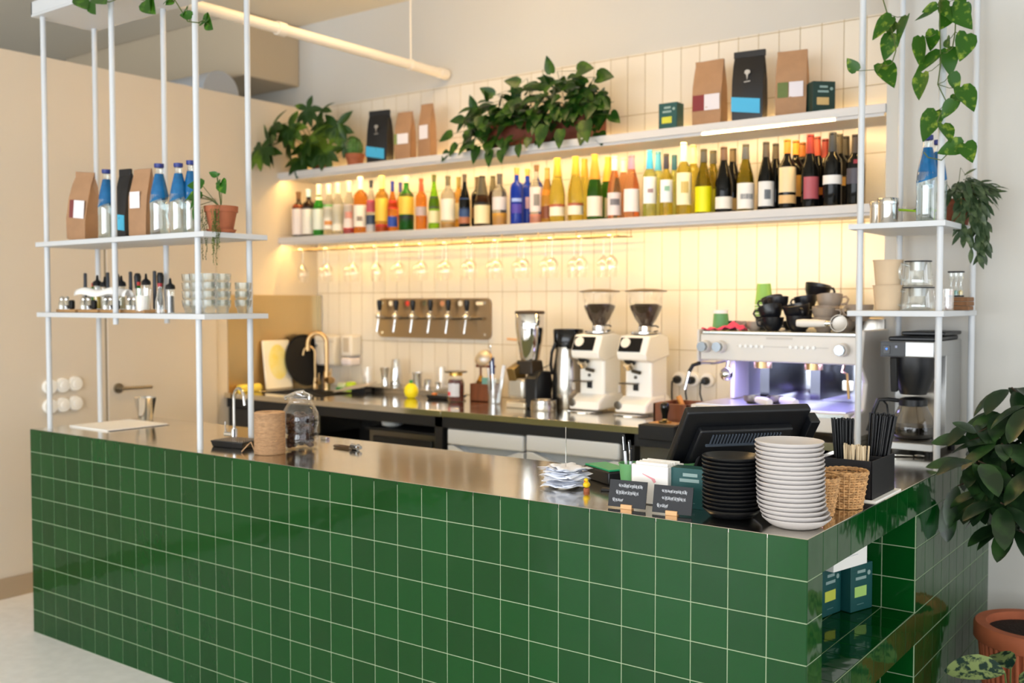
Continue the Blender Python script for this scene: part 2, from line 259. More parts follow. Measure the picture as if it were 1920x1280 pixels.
    def build(s, name, m, parent=None, loc=None, rot=None, bevel=0, smooth=35, sub=0, label=None, segs=2):
        bmesh.ops.recalc_face_normals(s.bm, faces=s.bm.faces) if not getattr(s, 'openmesh', False) else None
        me = bpy.data.meshes.new(name); s.bm.to_mesh(me); s.bm.free()
        me.materials.append(m)
        if smooth:
            me.shade_smooth(); me.set_sharp_from_angle(angle=math.radians(smooth))
        o = bpy.data.objects.new(name, me); C.objects.link(o)
        if parent: o.parent = parent
        if loc: o.location = loc
        if rot: o.rotation_euler = rot
        if bevel:
            b = o.modifiers.new('bevel', 'BEVEL'); b.width = bevel; b.segments = segs; b.limit_method = 'ANGLE'; b.angle_limit = math.radians(50)
        if sub:
            b = o.modifiers.new('sub', 'SUBSURF'); b.levels = sub; b.render_levels = sub
        if label: o['label'] = label
        return o
def thing(name, label, cat, loc=(0, 0, 0), rz=0, group=None, rot=None):
    o = bpy.data.objects.new(name, None); C.objects.link(o); o.empty_display_size = .05
    o.location = loc; o.rotation_euler = rot or (0, 0, rz); o['label'] = label; o['category'] = cat
    if group: o['group'] = group
    return o
def tag(o, label, cat, group=None, kind=None):
    o['label'] = label; o['category'] = cat
    if group: o['group'] = group
    if kind: o['kind'] = kind
    return o
def struct(o): o['kind'] = 'structure'; return o
def kids(o): return [c for c in C.objects if c.parent == o]
def dup(root, loc=None, rz=None, label=None, group=None, rot=None):
    r = root.copy(); C.objects.link(r)
    for ch in kids(root):
        c = ch.copy(); C.objects.link(c); c.parent = r
        for g in kids(ch):
            d = g.copy(); C.objects.link(d); d.parent = c
    if loc is not None: r.location = loc
    if rz is not None: r.rotation_euler = (0, 0, rz)
    if rot is not None: r.rotation_euler = rot
    if label: r['label'] = label
    if group: r['group'] = group
    return r
ORD = ['first', 'second', 'third', 'fourth', 'fifth', 'sixth', 'seventh', 'eighth', 'ninth', 'tenth', 'eleventh', 'twelfth', 'thirteenth', 'fourteenth', 'fifteenth', 'sixteenth', 'seventeenth', 'eighteenth', 'nineteenth', 'twentieth', 'twenty-first', 'twenty-second', 'twenty-third', 'twenty-fourth', 'twenty-fifth', 'twenty-sixth', 'twenty-seventh', 'twenty-eighth', 'twenty-ninth', 'thirtieth']
def tiles(name, m, parent, u0, u1, v0, v1, du, dv, place, gap=.0026, th=.0013, tilt=.0022, seed=1, holes=()):
    """a field of separate bevelled tiles; place(u,v,h) maps the tile plane into the room; holes = (u0,u1,v0,v1)"""
    r = random.Random(seed); b = B(); bm = b.bm
    nu = int(math.ceil((u1-u0)/du - 1e-6)); nv = int(math.ceil((v1-v0)/dv - 1e-6))
    lay = bm.verts.layers.float_color.new('tone')
    for i in range(nu):
        for j in range(nv):
            a0 = u0+i*du; a1 = min(u0+(i+1)*du, u1); b0 = v0+j*dv; b1 = min(v0+(j+1)*dv, v1)
            cu, cv = (a0+a1)/2, (b0+b1)/2
            if any(h[0] < cu < h[1] and h[2] < cv < h[3] for h in holes): continue
            g = gap/2; e = .0007
            if a1-a0 < .01 or b1-b0 < .01: continue
            tu, tv, th_ = r.uniform(-tilt, tilt), r.uniform(-tilt, tilt), th
            tone = r.random(); vs = []
            for (ins, hh) in ((g, 0), (g, th_*.5), (g+e, th_)):
                ring = []
                for (su, sv) in ((0, 0), (1, 0), (1, 1), (0, 1)):
                    uu = a0+ins if su == 0 else a1-ins; vv = b0+ins if sv == 0 else b1-ins
                    h2 = hh + ((uu-cu)*tu + (vv-cv)*tv if hh > 0 else 0)
                    v = bm.verts.new(place(uu, vv, h2)); v[lay] = (tone, tone, tone, 1); ring.append(v)
                vs.append(ring)
            for A, Bq in zip(vs, vs[1:]):
                for k in range(4): bm.faces.new((A[k], A[(k+1) % 4], Bq[(k+1) % 4], Bq[k]))
            bm.faces.new(vs[-1])
    return b.build(name, m, parent, smooth=0)
def tile_mat(name, c1, c2, rough, bump, bs, coat=0):
    m = mat(name, c1, rough, coat=coat); nt = m.node_tree; b = nt.nodes['Principled BSDF']
    at_ = nt.nodes.new('ShaderNodeAttribute'); at_.attribute_name = 'tone'
    mx = nt.nodes.new('ShaderNodeMix'); mx.data_type = 'RGBA'
    mx.inputs[6].default_value = hexc(c1); mx.inputs[7].default_value = hexc(c2)
    nt.links.new(at_.outputs['Fac'], mx.inputs[0]); nt.links.new(mx.outputs[2], b.inputs['Base Color'])
    tc = nt.nodes.new('ShaderNodeTexCoord'); n = nt.nodes.new('ShaderNodeTexNoise'); n.inputs['Scale'].default_value = bs; n.inputs['Detail'].default_value = 2
    bp = nt.nodes.new('ShaderNodeBump'); bp.inputs['Strength'].default_value = bump; bp.inputs['Distance'].default_value = .02
    nt.links.new(tc.outputs['Object'], n.inputs['Vector']); nt.links.new(n.outputs['Fac'], bp.inputs['Height']); nt.links.new(bp.outputs['Normal'], b.inputs['Normal'])
    return m
green = tile_mat('green_glazed_tile', '053811', '074216', .07, .10, 9)
green.node_tree.nodes['Principled BSDF'].inputs['Specular IOR Level'].default_value = .33
whitet = tile_mat('white_glazed_tile', 'd9d2c5', 'ded8cc', .22, .05, 5)
# ------------------------------------------------------------------ room
XL, YB, YP, XP = -4.11, 2.25, 1.93, -.41   # left wall, back wall, pier wall, pier corner
ZC, ZT = 3.25, 2.71                        # ceiling, top of wall tiles
wallm = mat('beige_plaster', 'd2c6b4', .8, bump=.04, bscale=30)
wallg = mat('pale_plaster', 'c6c4be', .85, bump=.05, bscale=25)
floorm = mat('pale_terrazzo_floor', 'f0efee', .35, var=.06, vscale=18)
ceilm = mat('ceiling_plaster', 'e0d8c8', .85, bump=.08, bscale=6)
grout = mat('grout_warm', 'a8946a', .9)
groutg = mat('grout_pale_green', '98a888', .9)
struct(B().bb(-7.5, 5, -7, 3.2, -.1, 0).build('floor', floorm))
struct(B().bb(-7.5, 5, -7, 3.2, ZC, ZC+.1).build('ceiling', ceilm))
struct(B().bb(-7.5, XP, YB, YB+.15, 0, ZC).build('wall_back', wallg))
struct(B().bb(XP, 5, YP, YP+.47, 0, ZC).build('wall_right', wallg))
# partition on the left, lower than the ceiling, with its door
struct(B().bb(XL-.12, XL, -5, YB, 0, 2.685).build('wall_left', wallm))
struct(B().bb(-7.6, -7.5, -7, 2.4, 0, ZC).build('wall_far_left', wallg))
struct(B().bb(XL, XL+.012, -5, .70, 0, .10).build('baseboard_left', mat('beige_skirting', 'a8947a', .6)))
door = struct(B().bb(XL, XL+.014, .745, 1.444, 0, 2.05).build('door_1', mat('door_beige', 'd2c6b4', .6), bevel=.002))
hb = B(); hb.cyl((XL+.014, .80, .995), (XL+.024, .80, .995), .027, n=24); hb.cyl((XL+.02, .80, .995), (XL+.065, .80, .995), .009); hb.cyl((XL+.06, .795, .995), (XL+.06, .975, .993), .0085)
hb.build('door_handle', mat('satin_steel', 'a39a8a', .3, 1), door)
fr = B().bb(XL, XL+.006, .738, .7445, 0, 2.058).bb(XL, XL+.006, 1.4445, 1.451, 0, 2.058).bb(XL, XL+.006, .738, 1.451, 2.0505, 2.058)  # thin raised strips; their dark colour stands in for shade in the door gap
struct(fr.build('door_gap_shadow_strips', mat('door_gap_shadow', '8a7a62', .8)))
# wall tiles (10 x 30 cm, upright) over a thin grout bed
struct(B().bb(XL, XP, YB-.004, YB, .80, ZT-.001).build('trim_2', grout))
tw = tiles('trim_3', whitet, None, XL, XP, .624, ZT, .1005, .2965, lambda u, v, h: (u, YB-.004-h, v), gap=.0028, th=.002, tilt=.0012, seed=3)
struct(tw)
# ceiling beam and duct beyond the partition
struct(B().bb(-6.3, -4.27, 1.80, YB-.001, 2.86, ZC).build('trim_4', mat('tan_beam', 'b9ab94', .85), bevel=.01))
tag(B().cyl((-7.4, 1.62, 2.72), (-4.26, 1.62, 2.72), .13, n=32).build('ventilation_duct', mat('grey_duct', 'aab0b8', .5)), 'pale grey round ventilation duct beyond the top of the left partition', 'duct')
# sprinkler pipe
t = thing('ceiling_pipe', 'white ceiling pipe running towards the tiled wall above the shelves', 'pipe', (-3, 1, 2.77))
pm = mat('white_pipe_paint', 'efe6d8', .4)
B().cyl((0, -6, 0), (0, 1.2, 0), .026, n=20).build('pipe', pm, t)
B().cyl((0, 1.17, 0), (0, 1.235, 0), .031, n=20).build('end_cap', pm, t)
B().cyl((0, -.02, 0), (0, .03, 0), .033, n=20).build('coupling', pm, t)
for yy in (-.55, .93):
    B().cyl((0, yy, .02), (0, yy, ZC-2.77), .004, n=8).cyl((0, yy-.012, 0), (0, yy+.012, 0), .03, n=18).build('hanger', pm, t)
# ceiling lamp just inside the top edge of the view
t = thing('ceiling_spotlight', 'cream cylindrical ceiling spotlight above the wall shelf, left one of two', 'lamp', (-1.22, 1.95, 3.25))
B().cyl((0, 0, -.19), (0, 0, -.02), .03, n=20).build('lamp_body', cream, t); B().cyl((0, 0, -.02), (0, 0, 0), .05, n=20).build('mount', cream, t)
dup(t, (-1.06, 2.0, 3.25), label='cream cylindrical ceiling spotlight above the wall shelf, right one of two')

# ------------------------------------------------------------------ bar counter
BX0, BD, LX, LY, H = -3.503, .60, -.42, 1.93, .90
bar = thing('bar_counter', 'long L-shaped bar counter clad in glossy dark green square tiles with steel top', 'counter', (0, 0, 0))
e = .0013
y0, y1, xo = .1017, .9153, -.42
bd = B(); zt = H-.012
bd.bb(BX0+e, LX, e, BD, 0, zt)
bd.bb(LX, -e, e, y0-e, 0, zt)
bd.bb(LX, -e, y1+e, LY-.002, 0, zt)
bd.bb(LX, -e, y0-e, y1+e, .80+e, zt)
bd.bb(LX, -e, y0-e, y1+e, .40+e, .50-e)
bd.bb(LX, -e, y0-e, y1+e, 0, .10-e)
bd.bb(LX-.02, LX, BD, y1+e, 0, zt)
bd.build('counter_body', groutg, bar, smooth=0)
P1 = .1005; P2 = .1017
tiles('front_tiling', green, bar, 0, 3.503, 0, .9, P1, .1, lambda u, v, h: (-u, e-h, .9-v), seed=11)
tiles('side_tiling', green, bar, 0, 1.93, 0, .9, P2, .1, lambda u, v, h: (-e+h, u, .9-v), seed=12, holes=((y0, y1, .1, .4), (y0, y1, .5, .8)))
n_ = B
tiles('niche_tiling', green, bar, 0, .41, .1, .4, .1, .1, lambda u, v, h: (-u-.003, y1+e-h, .9-v), seed=13)
tiles('niche_tiling', green, bar, 0, .41, .5, .8, .1, .1, lambda u, v, h: (-u-.003, y1+e-h, .9-v), seed=14)
tiles('niche_tiling', green, bar, y0, y1, 0, .41, P2, .1, lambda u, v, h: (-v-.003, u, .50-e+h), seed=15)
tiles('niche_tiling', green, bar, y0, y1, 0, .41, P2, .1, lambda u, v, h: (-v-.003, u, .10-e+h), seed=16)
tiles('niche_tiling', green, bar, y0, y1, .1, .4, P2, .1, lambda u, v, h: (LX+h+.001, u, .9-v), seed=17)
tiles('niche_tiling', green, bar, y0, y1, .5, .8, P2, .1, lambda u, v, h: (LX+h+.001, u, .9-v), seed=18)
tiles('end_tiling', green, bar, 0, BD, 0, .9, .1, .1, lambda u, v, h: (BX0+e-h, u, .9-v), seed=19)
B().bb(BX0+.002, -.002, .002, BD+.004, H-.012, H).bb(LX-.02, -.002, BD+.004, LY-.002, H-.012, H).build('countertop', steeltop, bar, bevel=.0012, segs=1)

# ------------------------------------------------------------------ back counter
ZK, YK = .92, 1.50
bc = thing('back_counter', 'long stainless steel back worktop on a black frame against the white tiled wall', 'counter', (0, 0, 0))
sx0, sx1, sy0, sy1 = -3.98, -3.42, 1.62, 1.98
w_ = B()
w_.bb(XL+.002, sx0, YK, YB-.012, ZK-.03, ZK).bb(sx1, -2.42, YK, YB-.012, ZK-.03, ZK).bb(sx0, sx1, YK, sy0, ZK-.03, ZK).bb(sx0, sx1, sy1, YB-.012, ZK-.03, ZK)
w_.bb(-2.418, LX-.022, YK, YB-.012, ZK-.03, ZK)
w_.build('worktop', steeltop, bc, bevel=.001, segs=1)
s_ = B(); s_.bb(sx0, sx1, sy0, sy1, ZK-.2, ZK-.19).bb(sx0-.004, sx0, sy0, sy1, ZK-.2, ZK-.031).bb(sx1, sx1+.004, sy0, sy1, ZK-.2, ZK-.031).bb(sx0, sx1, sy0-.004, sy0, ZK-.2, ZK-.031).bb(sx0, sx1, sy1, sy1+.004, ZK-.2, ZK-.031)
s_.build('sink_basin', steel, bc)
f = B().bb(XL+.002, LX-.03, YK+.02, YK+.05, ZK-.085, ZK-.031)
f.build('frame_rail', frameblk, bc)
for x in (-3.56, -2.45, -1.36, -.50): B().bb(x-.025, x+.025, YK+.02, YK+.07, 0, ZK-.031).build('frame_leg', frameblk, bc)
for x in (-3.56, -2.45, -1.36, -.50): B().bb(x-.025, x+.025, YB-.08, YB-.03, 0, ZK-.031).build('frame_leg', frameblk, bc)
B().bb(XL+.003, -3.62, YK+.03, YB-.05, .02, ZK-.09).build('cabinet', mat('dark_cabinet', '2e2b29', .5), bc, bevel=.003)
B().bb(-3.44, -2.98, YK+.45, YB-.03, .25, ZK-.1).build('back_panel', frameblk, bc)
# steel splash panels
t = thing('steel_splashback', 'brushed steel splashback sheet on the left wall behind the sink', 'splashback', (XL, 1.53, .92))
spl = mat('splash_steel', 'd2b888', .3, .9, bump=.03, bscale=30, stretch=(1, 10, 1))
B().bb(.001, .005, 0, YB-1.53-.012, 0, .58).build('side_sheet', spl, t)
B().bb(.005, .045, YB-1.53-.016, YB-1.53-.011, 0, .58).build('rear_sheet', steel, t)
# appliances under the worktop
fw = mat('fridge_white', 'e2e4e6', .35)
def fridge(x0, x1, zt, label):
    t = thing('undercounter_fridge', label, 'fridge', ((x0+x1)/2, YK+.32, 0)); w = (x1-x0)/2-.004; d = .29
    B().bb(-w, w, -d+.03, d, .02, zt).build('cabinet', fw, t, bevel=.006)
    B().bb(-w, w, -d-.01, d, zt, zt+.004).build('top', mat('grey_top', '5b6066', .5), t)
    B().bb(-w, w, -d-.015, -d+.028, zt-.075, zt).build('top_strip', fw, t, bevel=.008)
    # door with a long curved grip recess
    pts = [(-w, 0), (w, 0), (w, zt-.1)]
    for i in range(13):
        a = i/12; pts.append((w*.86*(1-2*a), zt-.1-.05*math.sin(PI*a)))
    pts.append((-w, zt-.1))
    m_ = Matrix.Translation((0, -d+.028, .02)) @ Matrix.Rotation(PI/2, 4, 'X')
    B().prism(pts, .04, m_).build('door', fw, t, bevel=.004)
    B().bb(-w+.01, w-.01, -d+.024, -d+.029, zt-.16, zt-.076).build('grip_recess', mat('grip_grey', 'b4bac0', .5), t)
    for sx in (-1, 1): B().cyl((sx*(w-.04), 0, 0), (sx*(w-.04), 0, .02), .02).build('foot', blackm, t)
fridge(-2.395, -1.925, .830, 'white undercounter fridge under the back worktop, left one of two')
fridge(-1.915, -1.405, .838, 'white undercounter fridge under the back worktop, right one of two')
t = thing('glass_washer', 'steel framed black fronted dishwasher under the back worktop', 'dishwasher', (-2.72, YK+.3, 0))
B().bb(-.24, .24, -.25, .28, .05, .785).build('body', darksteel, t, bevel=.004)
B().bb(-.205, .205, -.262, -.251, .1, .755).build('door', blackp, t, bevel=.003); B().bb(-.25, .25, -.27, .28, .785, .797).build('top', blackm, t, bevel=.002)
for sx in (-.2, .2): B().cyl((sx, 0, 0), (sx, 0, .05), .02).build('foot', blackm, t)
t = B().lathe([(.03, 0), (.055, .01), (.06, .05), (.045, .09), (.028, .1), (.0, .1)], 20).cyl((.02, -.02, .06), (.22, -.05, .075), .008, .01).build('plastic_funnel', mat('cloudy_plastic', 'd2d4d4', .3), loc=(-2.86, YK+.12, .797))
tag(t, 'cloudy white plastic funnel lying on the dishwasher under the worktop', 'funnel')
tag(B().lathe([(.10, 0), (.13, .06), (.14, .3), (.15, .52), (.14, .56), (.1, .6), (0, .61)], 28).build('waste_bin', mat('grey_bin', '6a6e66', .5), loc=(-3.2, YK+.2, 0)), 'round grey bin standing in the dark gap under the worktop', 'bin')
# raised ledge at the back of the worktop
tag(B().bb(-3.53, -2.93, 2.03, YB-.011, ZK, .955).build('bar_ledge', steel, bevel=.002), 'raised steel ledge at the back of the worktop below the beer taps', 'ledge')

# ------------------------------------------------------------------ wall shelves with LED strips
SY = 1.92
for nm, zt_, lab in (('wall_shelf', 2.257, 'upper long white wall shelf carrying plants and coffee bags'), ('wall_shelf', 1.857, 'lower long white wall shelf carrying the row of bottles')):
    t = thing(nm, lab, 'shelf', (-2.26, YB, zt_))
    B().bb(XL+2.26+.001, XP+2.26-.001, SY-YB, -.0105, -.036, 0).build('board', shelfw, t, bevel=.002)
    lp = B().bb(XL+2.27, 1.03 if zt_ > 2 else 1.84, SY-YB+.012, SY-YB+.022, -.0485, -.0355)  # added lip that hides the glowing strip, left open where it shows bright
    if zt_ > 2: lp.bb(1.64, 1.84, SY-YB+.012, SY-YB+.022, -.0485, -.0355)
    lp.build('strip_hiding_lip', shelfw, t)
ledm = mat('led_glow', 'fff0cc', .5, emit='ffd080', es=88)
ledt = mat('led_glow_soft', 'fff0cc', .5, emit='ffd080', es=28)
for zt_, lab in ((2.2208, 'glowing warm light strip under the upper wall shelf'), (1.8208, 'glowing warm light strip under the lower wall shelf')):
    tag(B().bb(XL+.03, XP-.03, 1.945, 1.955, zt_-.0065, zt_-.0002).build('led_strip', ledm), lab, 'light strip')
tag(B().bb(XL+.03, XP-.03, 2.222, 2.234, 2.2575, 2.263).build('led_strip', ledt), 'glowing warm light strip lying at the back of the upper wall shelf', 'light strip')

# ------------------------------------------------------------------ hanging white racks
def post(parent, x, y, z0, z1, r=.0115): B().cyl((x, y, z0), (x, y, z1), r, n=16).build('post', white, parent)
lr = thing('hanging_rack', 'white hanging rack of rods and shelves standing on the left end of the bar', 'rack', (0, 0, .9))
X0, X1, Y0, Y1 = -3.485, -2.30, .03, .33
for z0, z1 in ((1.391, 1.411), (1.697, 1.717)): B().bb(X0, X1, Y0, Y1, z0-.9, z1-.9).build('shelf', white, lr, bevel=.0015)
can = B().bb(X0, X1, Y0, Y1, 2.69-.9, 2.70-.9)
for a in ((X0, X1, Y0, Y0+.01), (X0, X1, Y1-.01, Y1), (X0, X0+.01, Y0, Y1), (X1-.01, X1, Y0, Y1)): can.bb(*a, 2.70-.9, 2.755-.9)
can.build('planter_shelf', white, lr, bevel=.0015)
for x, y, zb in ((-3.443, .06, .9), (-2.375, .06, .9), (-2.922, .06, 1.365), (-3.443, .30, .9), (-2.375, .30, .9), (-2.922, .30, 1.365)): post(lr, x, y, zb-.9, ZC-.9-.001)
rr = thing('hanging_rack', 'white hanging rack of rods and shelves standing on the right end of the bar', 'rack', (0, 0, .9))
X0, X1, Y0, Y1 = -.385, -.05, 1.405, 1.90
for z0, z1 in ((1.403, 1.423), (1.717, 1.737)): B().bb(X0, X1, Y0, Y1, z0-.9, z1-.9).build('shelf', white, rr, bevel=.0015)
can = B().bb(X0, X1, Y0, Y1, 2.69-.9, 2.70-.9)
for a in ((X0, X1, Y0, Y0+.01), (X0, X1, Y1-.01, Y1), (X0, X0+.01, Y0, Y1), (X1-.01, X1, Y0, Y1)): can.bb(*a, 2.70-.9, 2.755-.9)
can.build('planter_shelf', white, rr, bevel=.0015)
for x, y in ((-.352, 1.44), (-.075, 1.44), (-.335, 1.87), (-.062, 1.87)): post(rr, x, y, 0, ZC-.9-.001)
# ------------------------------------------------------------------ bottles
def gm(name, col, rough=.06, trans=.8):
    return mat('bottle_glass_'+name, col, rough, trans=trans, ior=1.3)
BG = {'clear': gm('clear', 'f4f4ea', trans=.95), 'green': gm('green', '2f9a2a'), 'lime': gm('lime', '8fd020'), 'dkgreen': gm('dkgreen', '2f6a12'), 'olive': gm('olive', '8a7a10'),
      'orange': gm('orange', 'ee9a3c', trans=.9), 'amber': gm('amber', 'e2ae4c', trans=.9), 'yellow': gm('yellow', 'ecd75c', trans=.9), 'pale': gm('pale', 'dfe68a', trans=.9), 'blue': gm('blue', '1c3fc0', trans=.6),
      'rose': gm('rose', 'f0ae7c', trans=.9), 'dark': gm('dark', '0c0d0c', trans=.05), 'darkbrown': gm('darkbrown', '2a1608', trans=.2), 'red': gm('red', 'b02418', trans=.5), 'water': gm('water', 'e6f2f6', trans=.97)}
def cm(col, rough=.45, metal=0): return mat('print_'+col + ('_m' if metal else ''), col, rough, metal)
SHAPES = {
 'wine': [(0, 0), (.93, 0), (1, .02), (1, .58), (.93, .64), (.6, .70), (.42, .75), (.38, .78), (.37, .96), (.42, .965), (.42, .985), (.36, 1), (0, 1)],
 'burg': [(0, 0), (.93, 0), (1, .02), (1, .44), (.9, .54), (.66, .66), (.45, .76), (.38, .84), (.37, .96), (.42, .965), (.42, .985), (.36, 1), (0, 1)],
 'champ': [(0, 0), (.93, 0), (1, .02), (1, .42), (.9, .53), (.6, .68), (.42, .8), (.36, .93), (.4, .94), (.4, .99), (.3, 1), (0, 1)],
 'spirit': [(0, 0), (.93, 0), (1, .02), (1, .62), (.9, .68), (.5, .74), (.37, .78), (.34, .93), (.38, .94), (.38, 1), (0, 1)],
 'square': [(0, 0), (.95, 0), (1, .02), (1, .66), (.8, .72), (.4, .76), (.34, .8), (.34, .93), (.38, .94), (.38, 1), (0, 1)],
 'slim': [(0, 0), (.93, 0), (1, .02), (1, .52), (.8, .62), (.45, .74), (.36, .82), (.34, .95), (.38, 1), (0, 1)]}
def radius_at(shape, R, f):
    p = SHAPES[shape]
    for (r0, z0), (r1, z1) in zip(p[1:], p[2:]):
        if z0 <= f <= z1 and z1 > z0: return R*(r0+(r1-r0)*(f-z0)/(z1-z0))
    return R
def arc(b, r, z0, z1, a0, a1, n=14, r1=None, c=(0, 0)):
    r1 = r if r1 is None else r1; prev = None; th = .0006
    for i in range(n+1):
        a = a0+(a1-a0)*i/n; q = [b.bm.verts.new((c[0]+rr*math.cos(a), c[1]+rr*math.sin(a), z)) for rr, z in ((r, z0), (r+th, z0), (r1+th, z1), (r1, z1))]
        if prev:
            for k in range(4): b.bm.faces.new((prev[k], prev[(k+1) % 4], q[(k+1) % 4], q[k]))
        else: b.bm.faces.new(q)
        prev = q
    b.bm.faces.new(prev[::-1]); return b
FACE = -PI/2+.62      # the direction the shop window lies in, seen from the shelves
def bottle(x, y, z, w, h, shape, g, cap, cap_f, labels, label, group='bottles on the lower wall shelf', name='bottle', cat='bottle', cap_metal=0):
    t = thing(name, label, cat, (x, y, z), group=group); R = w/2*.97
    B().lathe([(r*R, f*h) for r, f in SHAPES[shape]], 24).build('glass_body', BG[g], t, smooth=50)
    rt = radius_at(shape, R, .9)
    if cap:
        cp = [(0, h*cap_f)] if False else []
        prof = [(radius_at(shape, R, cap_f)*1.06, h*cap_f), (radius_at(shape, R, .93)*1.1, h*.93), (R*.42, h*.96), (R*.42, h*1.003), (0, h*1.004)]
        B().lathe(prof, 20).build('cap', cm(cap, .4, cap_metal), t)
    for (z0, z1, col, span) in labels:
        b = B(); r0 = max(radius_at(shape, R, z0), 0)*1.012; r1 = max(radius_at(shape, R, z1), 0)*1.012
        arc(b, r0, z0*h, z1*h, FACE-span, FACE+span, r1=r1).build('label', cm(col), t, smooth=60)
    return t
